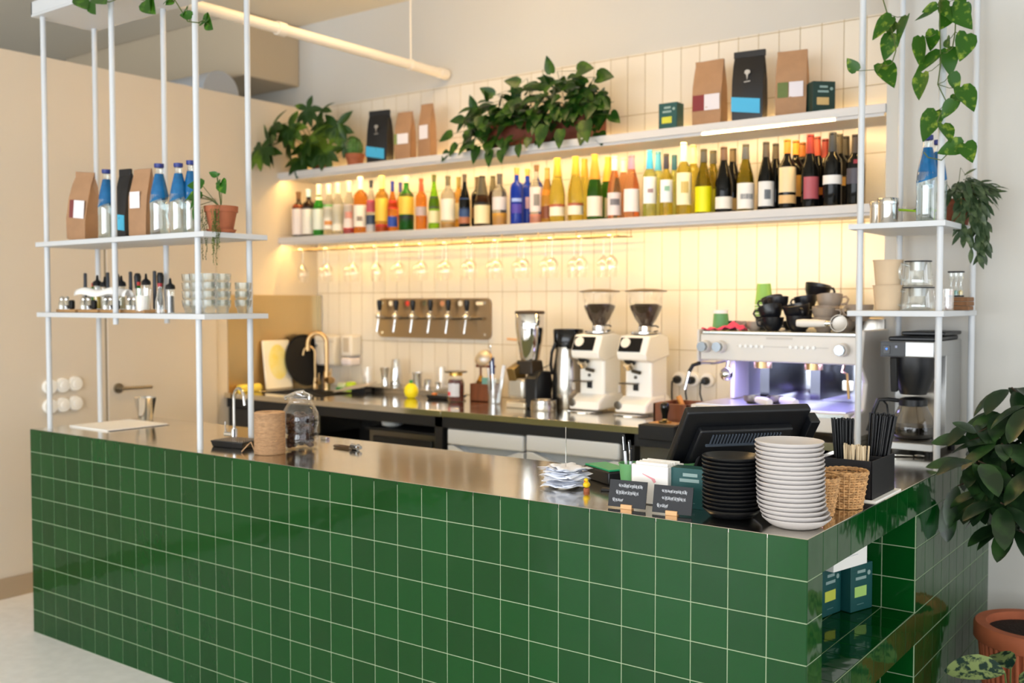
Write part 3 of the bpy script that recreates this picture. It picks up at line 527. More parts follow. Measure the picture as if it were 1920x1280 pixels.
# shape, glass, cap colour, cap start, labels, text
W_ = 1.35
BT = [
 ('square', 'darkbrown', '6b4a1c', .84, [(.05, .62, 'f0e2da', 2.6), (.64, .7, 'b9552f', 2.6)], 'dark red bottle with brown cap and pinkish label, leftmost on the lower wall shelf'),
 ('square', 'darkbrown', 'bfe0ea', .84, [(.05, .58, 'f2ece0', 2.6), (.59, .62, '2a2420', 2.6)], 'dark bottle with pale blue cap and cream label, second from the left wall'),
 ('slim', 'green', 'fff6e0', .80, [(.12, .52, 'eef2e2', W_), (.7, .76, 'fff2d2', 2)], 'green glass bottle with white cap and pale label, third from the left wall'),
 ('slim', 'clear', 'fff6e0', .80, [(.12, .55, 'f6efe0', W_), (.55, .6, '6ea86a', W_), (.2, .28, 'e6984a', .7)], 'clear syrup bottle with green shoulder band, right of the green glass one'),
 ('slim', 'clear', 'fff6e0', .80, [(.08, .58, 'f8f0dc', W_)], 'clear syrup bottle with plain cream label and white cap'),
 ('slim', 'clear', 'fff6e0', .80, [(.12, .56, 'f6e6da', W_), (.0, .12, 'c43a2e', 2.9), (.3, .42, 'dd9a86', .6)], 'clear syrup bottle with red base and pale label'),
 ('square', 'orange', 'fff6e0', .78, [(.12, .5, 'f8eedc', 1.1), (.22, .3, '8a7a6a', .4)], 'wide orange liqueur bottle with white square label and round white stopper'),
 ('slim', 'clear', '2c3038', .86, [(.4, .62, 'd2506a', W_), (.16, .34, '39465c', 2), (.02, .16, 'b9b9bc', 2)], 'slim clear bottle with pink print and dark lower band'),
 ('spirit', 'amber', 'f4ee8a', .78, [(.0, .14, 'c43026', 2.9), (.2, .6, 'f0c84a', W_)], 'yellow liqueur bottle with red base and pale yellow stopper'),
 ('slim', 'orange', '28328a', .8, [(.45, .62, 'd2402c', W_), (.1, .3, '2a4aa8', W_)], 'orange bottle with blue cap, red emblem and blue label'),
 ('slim', 'orange', '38387a', .8, [(.3, .5, 'd85a34', W_)], 'orange bottle with blue cap half hidden behind its twin'),
 ('spirit', 'green', 'f4ecc8', .88, [(.3, .62, 'eac44a', 2.6), (.0, .28, '17181a', 2.8), (.64, .67, '4a3a12', 2)], 'broad green bottle with large yellow label over a black base'),
 ('spirit', 'orange', 'd8552c', .76, [(.28, .45, 'b9a8a8', W_)], 'orange bitter bottle with red orange cap'),
 ('burg', 'lime', '5a5a2a', .88, [(.38, .6, '3a3e3c', W_), (.12, .34, 'e6deae', W_)], 'bright lime green bottle with black and cream labels'),
 ('spirit', 'clear', '6a6248', .82, [(.16, .56, 'ece6d6', W_), (.0, .12, 'b98a3a', 2.9)], 'clear gin bottle with white label and grey stopper beside the lime green bottle'),
 ('spirit', 'amber', '8a7a3a', .82, [(.2, .5, 'd8c89a', W_)], 'amber bottle with olive cap, behind the clear gin bottle'),
 ('slim', 'dark', '4a4034', .86, [(.1, .55, '2f4a78', W_), (.08, .2, 'a86a4a', W_)], 'dark slim bottle with deep blue label'),
 ('spirit', 'dark', '5a4c34', .8, [(.2, .4, '6a4a2a', W_)], 'dark bottle with brown cap standing behind the blue labelled one'),
 ('burg', 'darkbrown', '4a4638', .62, [(.06, .42, 'efe2b4', 2.2), (.42, .47, '1a1a18', 2)], 'dark round shouldered bottle with big cream label'),
 ('burg', 'darkbrown', '5a523a', .7, [], 'dark unlabelled bottle half hidden behind the cream labelled one'),
 ('spirit', 'clear', '5e574c', .8, [(.3, .55, 'ded6d4', W_), (.0, .24, 'd69a30', 2.9)], 'clear rum bottle with amber base and grey stopper left of the blue bottles'),
 ('square', 'blue', 'e8a052', .88, [(.4, .46, '9ab0e6', .8), (.2, .36, '4a3aa0', .8)], 'cobalt blue gin bottle with copper cap, left one of the pair'),
 ('square', 'blue', 'e8a052', .88, [(.3, .5, 'c8a8b8', .3)], 'cobalt blue gin bottle with copper cap, right one of the pair'),
 ('spirit', 'clear', '7a5a32', .9, [(.2, .62, 'f0dcd2', W_), (.3, .5, '8a8278', .45), (.0, .16, 'd88a6a', 2.9)], 'clear bottle with pink white label and cork right of the blue bottles'),
 ('burg', 'amber', 'd8a252', .8, [(.08, .3, '7a3e18', W_), (.5, .6, 'c8801c', 2)], 'small ornate amber bottle with long thin neck'),
 ('champ', 'yellow', 'c8a430', .72, [(.1, .24, 'f4ead0', W_), (.24, .28, 'b05a3a', W_)], 'yellow sparkling wine bottle with gold foil next to the ornate bottle'),
 ('champ', 'yellow', 'c8a430', .72, [(.1, .24, 'f4ead0', W_), (.24, .28, 'b05a3a', W_)], 'yellow sparkling wine bottle with gold foil, right one of the front pair'),
 ('champ', 'yellow', 'b8942c', .72, [], 'yellow sparkling wine bottle with gold foil, in the second row'),
 ('champ', 'dkgreen', 'c8922e', .62, [(.06, .36, 'ece2d0', W_)], 'green champagne bottle with long gold foil and white label, front row'),
 ('champ', 'dkgreen', 'd8a636', .62, [(.06, .36, 'd8c89a', .5)], 'green champagne bottle with gold foil, hidden behind its twin'),
 ('burg', 'rose', 'fffaf0', .78, [(.06, .42, 'e2d6d2', W_), (.22, .32, '6e6a6e', .7)], 'rose wine bottle with white foil and grey print label'),
 ('burg', 'rose', 'fff4dc', .78, [], 'rose wine bottle with cream foil in the second row'),
 ('burg', 'rose', 'ea8aa8', .78, [(.1, .46, 'f2e6e0', 1.2)], 'rose wine bottle with pink foil and square white label'),
 ('wine', 'pale', '3aa8dc', .72, [(.2, .6, 'eef0ec', 1.2), (.36, .42, 'a88a8a', .4)], 'pale white wine bottle with light blue foil, front one'),
 ('wine', 'pale', '3a9ad0', .72, [], 'pale white wine bottle with light blue foil, rear one'),
 ('wine', 'yellow', '3a3640', .76, [(.22, .58, 'f0f2ee', 1.1), (.4, .48, '8ab89a', .4)], 'white wine bottle with dark foil and small white label'),
 ('wine', 'pale', '1e5a72', .76, [], 'white wine bottle with petrol blue foil, in the second row'),
 ('wine', 'yellow', 'fff8e4', .74, [(.14, .58, 'f4ecc4', 1.2), (.3, .46, 'c8b060', .5)], 'yellow white wine bottle with white foil and tall cream label'),
 ('wine', 'yellow', 'f4e8b0', .74, [], 'yellow white wine bottle with cream foil in the second row'),
 ('burg', 'olive', '4a4a44', .8, [(.03, .42, 'e6e000', 1.5)], 'dark olive wine bottle with bright yellow label'),
 ('burg', 'olive', '44443c', .8, [(.05, .4, 'd8d010', .6)], 'dark olive wine bottle behind the bright yellow label one'),
 ('burg', 'dark', '6a5240', .8, [(.06, .24, 'e8e2d8', W_)], 'black wine bottle with low narrow white label'),
 ('burg', 'dark', '5a4c30', .8, [(.06, .24, 'd8b878', .6)], 'black wine bottle standing behind the low white label one'),
 ('burg', 'olive', '57595a', .78, [(.04, .42, 'e8e4de', W_), (.18, .26, '8a8a8c', .8)], 'olive glass wine bottle with grey foil and white label with grey picture'),
 ('burg', 'dark', '4e463c', .78, [(.06, .42, 'dcdcda', 1.3), (.16, .3, '5a6068', .4)], 'black wine bottle with square white label and small grey picture'),
 ('burg', 'dark', '463e30', .78, [], 'black wine bottle behind the square white label one'),
 ('wine', 'dark', 'e8922a', .8, [(.24, .6, 'e6cfa4', W_), (.08, .2, 'd8b27a', W_)], 'dark red wine bottle with orange foil and two beige labels'),
 ('wine', 'dark', 'e8922a', .8, [(.2, .5, 'd8a24a', .6)], 'dark red wine bottle with orange foil, middle row'),
 ('wine', 'dark', 'd8822a', .8, [], 'dark red wine bottle with orange foil, back row'),
 ('burg', 'dark', '8a2a22', .74, [(.12, .42, 'a8505a', 1.0)], 'dark wine bottle with burgundy and gold foil and round red label'),
 ('burg', 'dark', '9a3a22', .74, [(.2, .3, 'c8702a', .5)], 'dark wine bottle with burgundy foil, middle row'),
 ('burg', 'dark', '9a2a22', .74, [], 'dark wine bottle with burgundy foil, back row'),
 ('wine', 'dark', '2e3238', .74, [(.3, .42, 'e6e4e2', 1.5)], 'black bordeaux bottle with dark foil and narrow white band label'),
 ('wine', 'dark', '3a3426', .74, [(.3, .42, 'd8aa5a', .8)], 'black bordeaux bottle behind the white band one, middle row'),
 ('wine', 'dark', '3a3426', .74, [], 'black bordeaux bottle at the right end, back row'),
 ('wine', 'dark', '38302c', .74, [(.3, .52, '4a4650', W_), (.58, .64, '8a2a38', .5)], 'black wine bottle with dark label and small red mark, rightmost on the wall shelf'),
]
for i, (sh, g, cap, cf, labs, lab) in enumerate(BT, 1):
    x, y, z, w, h = P['b%d' % i]
    t = bottle(x, y, z, w, h, sh, g, cap, cf, labs, lab)
    if i == 50:
        pass
# ------------------------------------------------------------------ coffee bags and boxes
def bag(x, y, z, w, h, m, label, d=None, rz=0, fold=False, stickers=(), rot=None, group='coffee bags', mark=None, lean=0):
    t = thing('coffee_bag', label, 'coffee bag', (x, y, z), rz=rz, group=group)
    if lean: t.rotation_euler = (lean, 0, rz)
    d = d or w*.55; n = 10
    # gusseted pouch: full at the bottom, pinched flat at the top
    b = B(); rows = []
    prof = [(0, .9, .92), (.03, .98, 1), (.3, 1, 1.02), (.6, 1, .86), (.8, .98, .5), (.92, .97, .16), (1.0, .97, .06)]
    for f, sw, sd in prof:
        ring = []
        hw, hd = w/2*sw, d/2*sd
        for (px, py) in ((-1, -1), (-.5, -1.05), (0, -1.08), (.5, -1.05), (1, -1), (.86, 0), (1, 1), (0, 1.05), (-1, 1), (-.86, 0)):
            ring.append(b.bm.verts.new((px*hw, py*hd + rng.uniform(-.003, .003), f*h+rng.uniform(-.002, .002))))
        rows.append(ring)
    for A, Q in zip(rows, rows[1:]):
        for k in range(10): b.bm.faces.new((A[k], A[(k+1) % 10], Q[(k+1) % 10], Q[k]))
    b.bm.faces.new(rows[0][::-1]); b.bm.faces.new(rows[-1])
    b.build('pouch', m, t, smooth=40, bevel=.0015)
    if fold: B().box((0, -.002, h-.012), (w*1.02, d*.18, .03)).build('folded_top', m, t, bevel=.003)
    for (u0, u1, f0, f1, col, sk) in stickers:
        yy = -d/2*1.10; q = B()
        a = [(u0*w, f0*h), (u1*w, f0*h-sk), (u1*w, f1*h-sk), (u0*w, f1*h)]
        M_ = Matrix.Translation((0, yy-.0005, 0)) @ Matrix.Rotation(PI/2, 4, 'X')
        q.prism(a, .001, M_).build('sticker', cm(col), t)
    if mark:
        b = B(); M_ = Matrix.Translation((0, -d/2*.98, h*.68)) @ Matrix.Rotation(PI/2, 4, 'X')
        b.prism([(-.012, 0), (-.004, -.006), (0, -.03), (.004, -.006), (.014, .002), (.012, .012), (0, .016), (-.010, .012)], .004, M_)
        b.prism([(-.014, -.04), (.014, -.038), (.014, -.034), (-.014, -.036)], .004, M_).build('mark', cm(mark), t)
    return t
bagblk = mat('black_foil_pouch', '17171a', .4, bump=.1, bscale=20)
x, y, z, w, h = P['bagA']; bag(x, y, z, w, h, bagblk, 'black coffee bag with light blue strip beside the small cactus', fold=True, stickers=[(-.5, .40, .16, .35, '3fa9d6', .022)], mark='9a948c', rz=.18)
x, y, z, w, h = P['bagB']; bag(x, y, z, w, h, kraft, 'brown paper coffee bag with white and green label, right of the black one', stickers=[(-.3, .4, .36, .56, 'e6e0e2', 0), (-.5, -.3, .36, .56, '7a8a4a', 0)], rz=.1)
x, y, z, w, h = P['bagC']; bag(x, y, z, w, h, kraft, 'brown paper coffee bag partly covered by the trailing shelf plant', stickers=[(-.35, .35, .38, .62, 'e8e2e4', 0)], rz=-.1)
x, y, z, w, h = P['bagD']; bag(x, y, z, w, h, kraft, 'tall brown coffee bag with dark red and white label on the upper shelf', stickers=[(-.06, .46, .25, .48, 'd8d2d8', 0), (-.46, -.06, .25, .48, '7a1f24', 0)], rz=.05)
x, y, z, w, h = P['bagE']; bag(x, y, z, w, h, bagblk, 'tall black coffee bag with light blue strip on the upper shelf, right of centre', fold=True, stickers=[(-.5, .42, .17, .37, '3fa9d6', .018)], mark='b8b2aa', rz=.12)
x, y, z, w, h = P['bagF']; bag(x, y, z, w, h, kraft, 'crumpled brown coffee bag with green and white label beside the dark green box', stickers=[(-.05, .4, .30, .52, 'd8d2d8', 0), (-.42, -.08, .30, .52, '5a6a2a', 0)], rz=.2)
for nm, dx, lab, st, m_, ln in (('bg1', 0, 'leaning brown coffee bag with white and dark red label on the left hanging rack', [(-.12, .42, .32, .58, 'e6e0e4', 0), (-.34, -.12, .32, .58, '7a3a3a', 0)], kraft, 0), ('bg2', 0, 'black coffee bag with light blue strip squeezed in on the left hanging rack', [(-.45, .45, .14, .36, '4ab6dc', .008)], bagblk, 0), ('bg3', 0, 'brown coffee bag with white label next to the black one on the hanging rack', [(-.35, .2, .42, .66, 'e6e0e4', 0)], kraft, 0)):
    x, y, z, w, h = P[nm]; bt_ = bag(x, y, z, w, h, m_, lab, stickers=st, rz=.15, fold=(m_ is bagblk), group='coffee bags on the left rack', d=.07)
    if nm == 'bg1': bt_.rotation_euler = (0, .10, .15); bt_.location = (x-.005, y, z+.005)
def carton(name, x, y, z, w, d, h, m, label, rz=0, lab=None, group='tea boxes', cat='box', deco=True):
    t = thing(name, label, cat, (x, y, z), rz=rz, group=group)
    B().bb(-w/2, w/2, -d/2, d/2, 0, h).build('box', m, t, bevel=.0012)
    B().bb(-w/2+.002, w/2-.002, -d/2-.0002, -d/2+.001, h*.86, h*.862).build('lid_edge', cm('0a3030'), t)
    if lab: B().bb(-w*.32, w*.22, -d/2-.0008, -d/2, h*.3, h*.52).build('label_patch', cm(lab), t)
    if deco:
        for k, (u0, u1, f) in enumerate(((-.2, .16, .84), (-.28, .2, .70), (-.2, .1, .14))):
            B().bb(u0*w, u1*w, -d/2-.0008, -d/2, f*h-.004*(k < 2)-.001, f*h+.003*(k < 2)+.001).build('printed_line', cm('8ba3a0' if k < 2 else '5a7e7c'), t)
        B().cyl((w*.33, -d/2+.0003, h*.78), (w*.33, -d/2-.0008, h*.78), w*.07, n=10).build('emblem', cm('8fa8a4'), t)
    return t
x, y, z, w, h = P['teabox']; carton('tea_box', x, y, z, w*.92, .07, h, teal, 'dark teal tea box with yellow label standing alone on the upper wall shelf', lab='c8c83a')
x, y, z, w, h = P['box2']; carton('tea_box', x, y-.02, z, .10, .09, h*.93, tealdk, 'dark green tea box with beige label at the right end of the upper shelf', rz=.75, lab='c8aa72')
# boxes in the niche of the bar
carton('tea_box', -.232, .745, .502, .112, .065, .145, teal, 'teal tea box with yellow label in the bar niche, left one', rz=math.radians(79), lab='c9cf52')
carton('tea_box', -.172, .852, .502, .108, .065, .145, teal, 'teal tea box with pale green label in the bar niche, right one', rz=math.radians(72), lab='a9cf72')
t = thing('white_carton', 'white carton lying on top of the teal tea boxes in the bar niche', 'box', (-.215, .785, .6475), rz=math.radians(76))
B().bb(-.09, .09, -.065, .065, 0, .095).build('box', paper, t, bevel=.001); B().bb(-.02, .02, -.0658, -.065, .062, .078).build('red_print', cm('d23a4a'), t); B().bb(-.03, .04, -.0656, -.065, .035, .037).build('grey_print', cm('c8c8cc'), t)
# ------------------------------------------------------------------ water bottles
def water(x, y, z, w, h, label, group='water bottles on the left rack'):
    t = thing('water_bottle', label, 'bottle', (x, y, z), group=group); R = w/2
    pr = [(0, 0), (.9, 0), (1, .02), (.98, .12), (1, .14), (.97, .32), (1, .36), (1, .48), (.93, .56), (.72, .70), (.5, .82), (.40, .88), (.38, .95), (.44, .955), (.44, .965)]
    B().lathe([(r*R, f*h) for r, f in pr], 24).build('glass_body', glassd, t, smooth=50)
    B().lathe([(0, .004*h), (.93*R, .004*h), (.96*R, .1*h), (.95*R, .32*h), (.97*R, .48*h), (.9*R, .56*h), (.7*R, .70*h), (0, .70*h)], 24).build('water', mat('water_fill', 'dce8ec', .02, trans=1, ior=1.15), t, smooth=50)
    # printed blue band sweeping up the shoulder
    b = B(); n = 28; prev = None
    for i in range(n+1):
        a = 2*PI*i/n; f0 = .50+.045*math.sin(a*1+.7); col = []
        for f in (f0, .6, .70, .78, .86):
            r = [(.5, 1), (.56, .93), (.70, .72), (.82, .5), (.88, .4)]
            rr = 1
            for (fa, ra), (fb, rb) in zip(r, r[1:]):
                if fa <= f <= fb: rr = ra+(rb-ra)*(f-fa)/(fb-fa)
            if f < .5: rr = 1
            col.append(b.bm.verts.new((rr*R*1.015*math.cos(a), rr*R*1.015*math.sin(a), f*h)))
        if prev:
            for k in range(4): b.bm.faces.new((prev[k], col[k], col[k+1], prev[k+1]))
        prev = col
    b.build('blue_print', mat('blue_bottle_print', '1878bc', .25, trans=.35, var=.3, vscale=30), t)
    B().lathe([(R*.46, .945*h), (R*.5, .955*h), (R*.5, h), (0, h*1.002)], 20).build('cap', mat('navy_cap', '20307a', .4), t)
    return t
for nm, lab in (('w1', 'water bottle with navy cap behind the leaning brown bag, leftmost on the rack'), ('w2', 'water bottle with blue print between the brown bag and the black bag'), ('w3', 'water bottle with blue print right of the brown coffee bags'), ('w4', 'water bottle with blue print, middle of the three at the right'), ('w5', 'water bottle with blue print and navy cap, nearest the potted plant')):
    x, y, z, w, h = P[nm]; water(x-(.012 if nm == 'w1' else 0), y+(.05 if nm == 'w1' else 0), z, w, h, lab)
x, y, z, w, h = P['wR1']; water(-.136, 1.50, z, w, h, 'water bottle with blue print standing in front on the right hanging rack', 'water bottles on the right rack')
x, y, z, w, h = P['wR2']; water(-.125, 1.60, z, w, h*.985, 'water bottle partly hidden behind the front one on the right hanging rack', 'water bottles on the right rack')
# ------------------------------------------------------------------ hanging glasses and their rail
railm = mat('rail_wire', '8a7a5c', .45, 1)
t = thing('glass_rail', 'thin brass wire rail for stemware hanging under the lower wall shelf', 'rail', (0, 0, 1.815))
for yy in (1.99, 2.06, 2.13): B().cyl((-4.06, yy, -.035), (-1.70, yy, -.035), .0022, n=8).build('wire', railm, t)
for k in range(11):
    x = -4.04+k*.233; B().tube([(x, 2.13, 0), (x, 2.13, -.036), (x, 1.99, -.036), (x, 1.99, 0)], .0022, 6).build('bracket', railm, t)
def wineglass(kind):
    if kind == 'tall': pr = [(.032, 0), (.033, -.003), (.006, -.008), (.004, -.02), (.0035, -.09), (.008, -.1), (.026, -.115), (.036, -.135), (.037, -.16), (.030, -.205)]
    else: pr = [(.030, 0), (.031, -.003), (.005, -.008), (.0035, -.02), (.003, -.10), (.006, -.115), (.018, -.13), (.027, -.15), (.028, -.18), (.024, -.215)]
    t = thing('wine_glass', '', 'glass', (0, 0, 0))
    b = B(); b.lathe(pr[:5], 20); b.build('stem_and_foot', glassd, t, smooth=50)
    b = B(); b.lathe(pr[4:], 20); b.build('bowl', thin_glass('wine_bowl_glass', 'fffdf8', .08, .7), t, smooth=50)
    return t
wg = wineglass('tall'); n = 0
spots = []
for k in range(6): spots.append((-4.00+k*.113, 2.025 if k % 2 == 0 else 2.095))
for k in range(19): spots.append((-3.36+k*.089, 2.025 if k % 2 == 0 else 2.095))
for k, (x, y) in enumerate(spots):
    lab = ('wine glass hanging upside down in the left cluster, %s from the left wall' % ORD[k]) if k < 6 else ('wine glass hanging in the long row above the beer taps, %s from the left' % ORD[k-6])
    if k == 0: wg.location = (x, y, 1.785); wg['label'] = lab; wg['group'] = 'wine glasses hanging from the rail'
    else: dup(wg, (x, y, 1.785), rng.uniform(0, 1), lab, 'wine glasses hanging from the rail')
# ------------------------------------------------------------------ on the bar: plates
def plate_mesh(r, m, name):
    pr = [(0, .006), (r*.55, .006), (r*.72, .008), (r*.93, .022), (r*.985, .0255), (r, .0245), (r*.985, .0215), (r*.80, .008), (r*.66, .002), (r*.58, 0), (r*.5, .0025), (0, .0025)]
    o = B().lathe(pr, 48).build(name, m, None, smooth=50); return o
pg = plate_mesh(.084, mat('grey_stoneware', 'c4bebb', .35), 'plate')
tot = 18; st = (.212-.026)/(tot-1)
xg, yg = -.088, .125
for k in range(tot):
    o = pg if k == 0 else pg.copy()
    if k: C.objects.link(o)
    lean = .0006*k
    o.location = (xg-lean*.9+rng.uniform(-.001, .001), yg+rng.uniform(-.001, .001)+(.004 if k < 3 else 0)*0, .9005+k*st); o.rotation_euler = (rng.uniform(-.006, .006), rng.uniform(-.006, .006)+.0, rng.uniform(0, 6))
    if k < 3: o.location.x += .004*(3-k)
    lab = 'bottom grey plate of the tall stack at the bar corner' if k == 0 else 'top grey plate of the tall stack at the bar corner' if k == tot-1 else 'grey plate in the tall stack at the bar corner, %s from the bottom' % ORD[k]
    tag(o, lab, 'plate', 'grey plates stacked at the bar corner')
pb = plate_mesh(.0765, mat('black_stoneware', '0e0f12', .3), 'plate')
tot = 14; st = (.160-.026)/(tot-1)
for k in range(tot):
    o = pb if k == 0 else pb.copy()
    if k: C.objects.link(o)
    o.location = (-.252+rng.uniform(-.0012, .0012), .132+rng.uniform(-.0012, .0012), .9005+k*st); o.rotation_euler = (rng.uniform(-.006, .006), rng.uniform(-.006, .006), rng.uniform(0, 6))
    lab = 'bottom black plate of the stack beside the grey plates' if k == 0 else 'top black plate of the stack beside the grey plates' if k == tot-1 else 'black plate in the stack beside the grey plates, %s from the bottom' % ORD[k]
    tag(o, lab, 'plate', 'black plates stacked on the bar')
# ------------------------------------------------------------------ register screen
t = thing('register_screen', 'black touch register screen seen from behind, tilted on its stand on the bar', 'screen', (-.40, .45, .9), rz=math.radians(52))
T_ = Matrix.Translation((0, -.02, .145)) @ Matrix.Rotation(math.radians(38), 4, 'X')
def placed(b, name, m, par, M_, **k):
    for v in b.bm.verts: v.co = M_ @ v.co
    return b.build(name, m, par, **k)
# local frame of the housing: x wide, y thick (towards the back), z up the slope
hs = mat('black_housing', '0f1115', .42)
b = B(); b.box((0, 0, 0), (.385, .028, .285)); placed(b, 'housing', hs, t, T_, bevel=.006)
b = B(); b.box((0, -.024, -.01), (.30, .026, .20), taper=(.97, 1)); placed(b, 'rear_cover', hs, t, T_, bevel=.006)
b = B()
for i in range(22): b.box((-.105+i*.010, -.038, .060), (.0035, .006, .035))
placed(b, 'vent_ribs', mat('dark_blue_grey', '4a535e', .4), t, T_)
b = B(); b.box((0, -.038, -.055), (.15, .02, .05)); placed(b, 'mount_plate', blackp, t, T_, bevel=.003)
b = B()
for i in range(24): b.box((-.069+i*.006, -.040, -.027), (.003, .02, .008))
placed(b, 'mount_teeth', MATS['dark_blue_grey'], t, T_)
b = B(); b.box((0, -.040, .038), (.235, .006, .006)); placed(b, 'vent_ledge', mat('dark_blue_grey', '3a424c', .4), t, T_)
b = B(); b.box((0, .0145, 0), (.35, .002, .25)); placed(b, 'screen_glass', blackg, t, T_)
b = B(); b.box((.205, -.018, .065), (.03, .04, .10)); placed(b, 'card_reader', blackp, t, T_, bevel=.003)
B().box((0, .0, .06), (.13, .05, .13), rot=(.5, 0, 0)).build('neck', blackp, t, bevel=.006)
B().box((0, -.005, .008), (.20, .20, .016)).build('foot', blackp, t, bevel=.004)
# ------------------------------------------------------------------ napkin carton, signs, pens
t = thing('napkin_holder', 'white square napkin box with a faded red mark on the bar', 'napkin holder', (-.497, .185, .9))
b = B().bb(-.058, .058, -.045, .045, 0, .004)
for a in ((-.058, .058, -.045, -.042), (-.058, .058, .042, .045), (-.058, -.055, -.045, .045), (.055, .058, -.045, .045)): b.bb(*a, 0, .108)
b.build('box', paper, t, bevel=.001)
B().prism([(-.02, 0), (.018, -.012), (.022, -.02), (.016, -.024), (.008, -.014), (-.02, -.002)], .001, Matrix.Translation((-.002, -.0452, .085)) @ Matrix.Rotation(PI/2, 4, 'X')).build('red_print', cm('e8a0a8'), t)
for k in range(9):
    o = B().bb(-.05+rng.uniform(-.002, .002), .05, -.036+k*.0085, -.031+k*.0085, .006, .112+rng.uniform(-.004, .004)).build('napkin', paper, bevel=.001, loc=(-.497, .185, .9))
    tag(o, 'folded white paper napkin standing in the white napkin box', 'napkin', 'napkins in the white box')
chalk = mat('chalk_white', 'c9ccd2', .8)
def sign(x, y, label, lines, rz=.12):
    t = thing('chalkboard_sign', label, 'sign', (x, y, .9), rz=rz, group='small black price signs')
    b = B().box((0, 0, .039), (.108, .003, .072), rot=(-.22, 0, 0)); b.build('board', mat('slate_board', '1d1f24', .6), t)
    B().box((0, -.004, .006), (.032, .018, .012)).build('wooden_stand', mat('pale_wood', 'd8a878', .55), t, bevel=.001)
    for (n_, dx, zz, sz) in lines:      # illegible chalk handwriting: small looping strokes
        q = B(); x0 = dx-n_*sz*.3
        for k in range(n_):
            h_ = sz*rng.uniform(.35, .6); cx = x0+k*sz*.6; pts = []
            for i in range(7):
                px, pz = cx+sz*.5*i/6, zz+h_*math.sin(i*1.9+k)*.8
                pts.append((px, -.0024+(pz-.039)*.2236, pz))
            q.tube(pts, .00075, 4)
        q.build('chalk_writing', chalk, t)
    return t
sign(-.520, .062, 'small black chalk sign on a wooden foot in front of the napkin box', ((9, .008, .060, .013), (8, .0, .042, .014), (4, -.026, .022, .013)))
sign(-.385, .062, 'small black chalk sign on a wooden foot beside the black plates', ((9, .004, .060, .013), (8, .004, .042, .014), (4, -.026, .022, .013)))
t = carton('display_box', -.385, .185, .9, .115, .05, .108, teal, 'teal display carton standing behind the right chalk sign', rz=.1, group=None)
def cup_of_pens(x, y, label, pens, lab2):
    t = thing('paper_cup', label, 'cup', (x, y, .904))
    B().lathe([(0, .002), (.026, .002), (.026, 0), (.024, 0)], 24)
    B().lathe([(0, 0), (.025, 0), (.034, .088), (.036, .088), (.036, .091), (.0335, .091), (.0325, .088), (.024, .004), (0, .004)], 28).build('cup_body', mat('green_paper', '5f9a62', .5), t, smooth=50)
    for i, (dx, dy, lx, ly, L, col) in enumerate(pens):
        p = thing('pen', lab2[i], 'pen', (x+dx, y+dy, .909), group='pens in the green cup')
        d = Vector((lx, ly, 1)).normalized()
        B().cyl((0, 0, 0), d*L*.72, .0042, n=10).build('barrel', cm(col), p); B().cyl(d*L*.72, d*L, .0048, .0042, n=10).build('cap', cm('15161a'), p)
        B().cyl(d*L*.74+Vector((0, -.006, 0)), d*L*.97+Vector((0, -.0055, 0)), .0012, n=6).build('clip', chrome, p)
cup_of_pens(-.605, .225, 'green paper cup holding pens beside the napkin box', [(-.008, 0, -.10, 0, .165, 'e6e8f0'), (.006, .006, -.16, .1, .150, 'b9b4d8'), (.002, -.008, .05, -.05, .13, 'dfe6f0')], ['tall black and white pen in the green cup', 'lilac pen in the green cup', 'short pale pen in the green cup'])
cup_of_pens(-.49, .33, 'green paper cup with markers behind the napkin box', [(-.01, 0, -.16, 0, .13, '22242a'), (.004, .006, .12, .1, .15, 'c8cad0'), (.010, -.006, .34, .05, .155, '15161a')], ['short black marker behind the napkin box', 'silver marker behind the napkin box', 'leaning black marker behind the napkin box'])
tag(B().lathe([(0, 0), (.036, 0), (.047, .007), (.045, .008), (.034, .0025), (0, .0025)], 32).build('saucer', mat('white_porcelain', 'f2f2f0', .2), loc=(-.605, .225, .9)), 'white saucer under the green pen cup', 'saucer')
# receipts on a spike
t = thing('receipt_spike', 'metal spike with a round foot holding a pile of crumpled receipts', 'receipt spike', (-.835, .235, .9))
B().cyl((0, 0, .001), (0, 0, .18), .0018, .0014, n=8).build('spike', chrome, t); B().cyl((0, 0, 0), (0, 0, .003), .04, n=24).build('foot', darksteel, t)
rp = mat('receipt_paper', 'e9ecf4', .8)
for k in range(16):
    b = B(); W2, L2 = rng.uniform(.05, .068), rng.uniform(.055, .085); nx, ny = 6, 7; g = []
    ph = rng.uniform(0, 6); am = .0032; r0 = rng.uniform(2, 4)
    for i in range(nx+1):
        g.append([b.bm.verts.new(((i/nx-.5)*2*W2, (j/ny-.5)*L2*1.4, am*math.sin(r0*i/nx*3+ph)+am*.8*math.sin(j*1.3+ph*2)+rng.uniform(-.001, .001))) for j in range(ny+1)])
    for i in range(nx):
        for j in range(ny): b.bm.faces.new((g[i][j], g[i+1][j], g[i+1][j+1], g[i][j+1]))
    o = b.build('receipt', rp, loc=(-.835+rng.uniform(-.008, .008), .235+rng.uniform(-.008, .008), .907+k*.0037), rot=(0, 0, rng.uniform(-.7, .7)), smooth=60)
    s = o.modifiers.new('th', 'SOLIDIFY'); s.thickness = .0003
    tag(o, 'crumpled white paper receipt pushed onto the spike on the bar', 'receipt', 'receipts on the spike')
t = thing('card_terminal', 'black card terminal with green edge beside the receipts', 'card terminal', (-.79, .40, .9), rz=-.5)
B().box((0, 0, .02), (.16, .085, .04)).build('body', blackp, t, bevel=.006); B().box((0, .0, .043), (.15, .075, .005)).build('green_top', mat('bright_green', '12a06a', .4), t, bevel=.001)
t = thing('toy_duck', 'tiny yellow rubber duck on a brown foot beside the receipts', 'toy', (-.742, .205, .9))
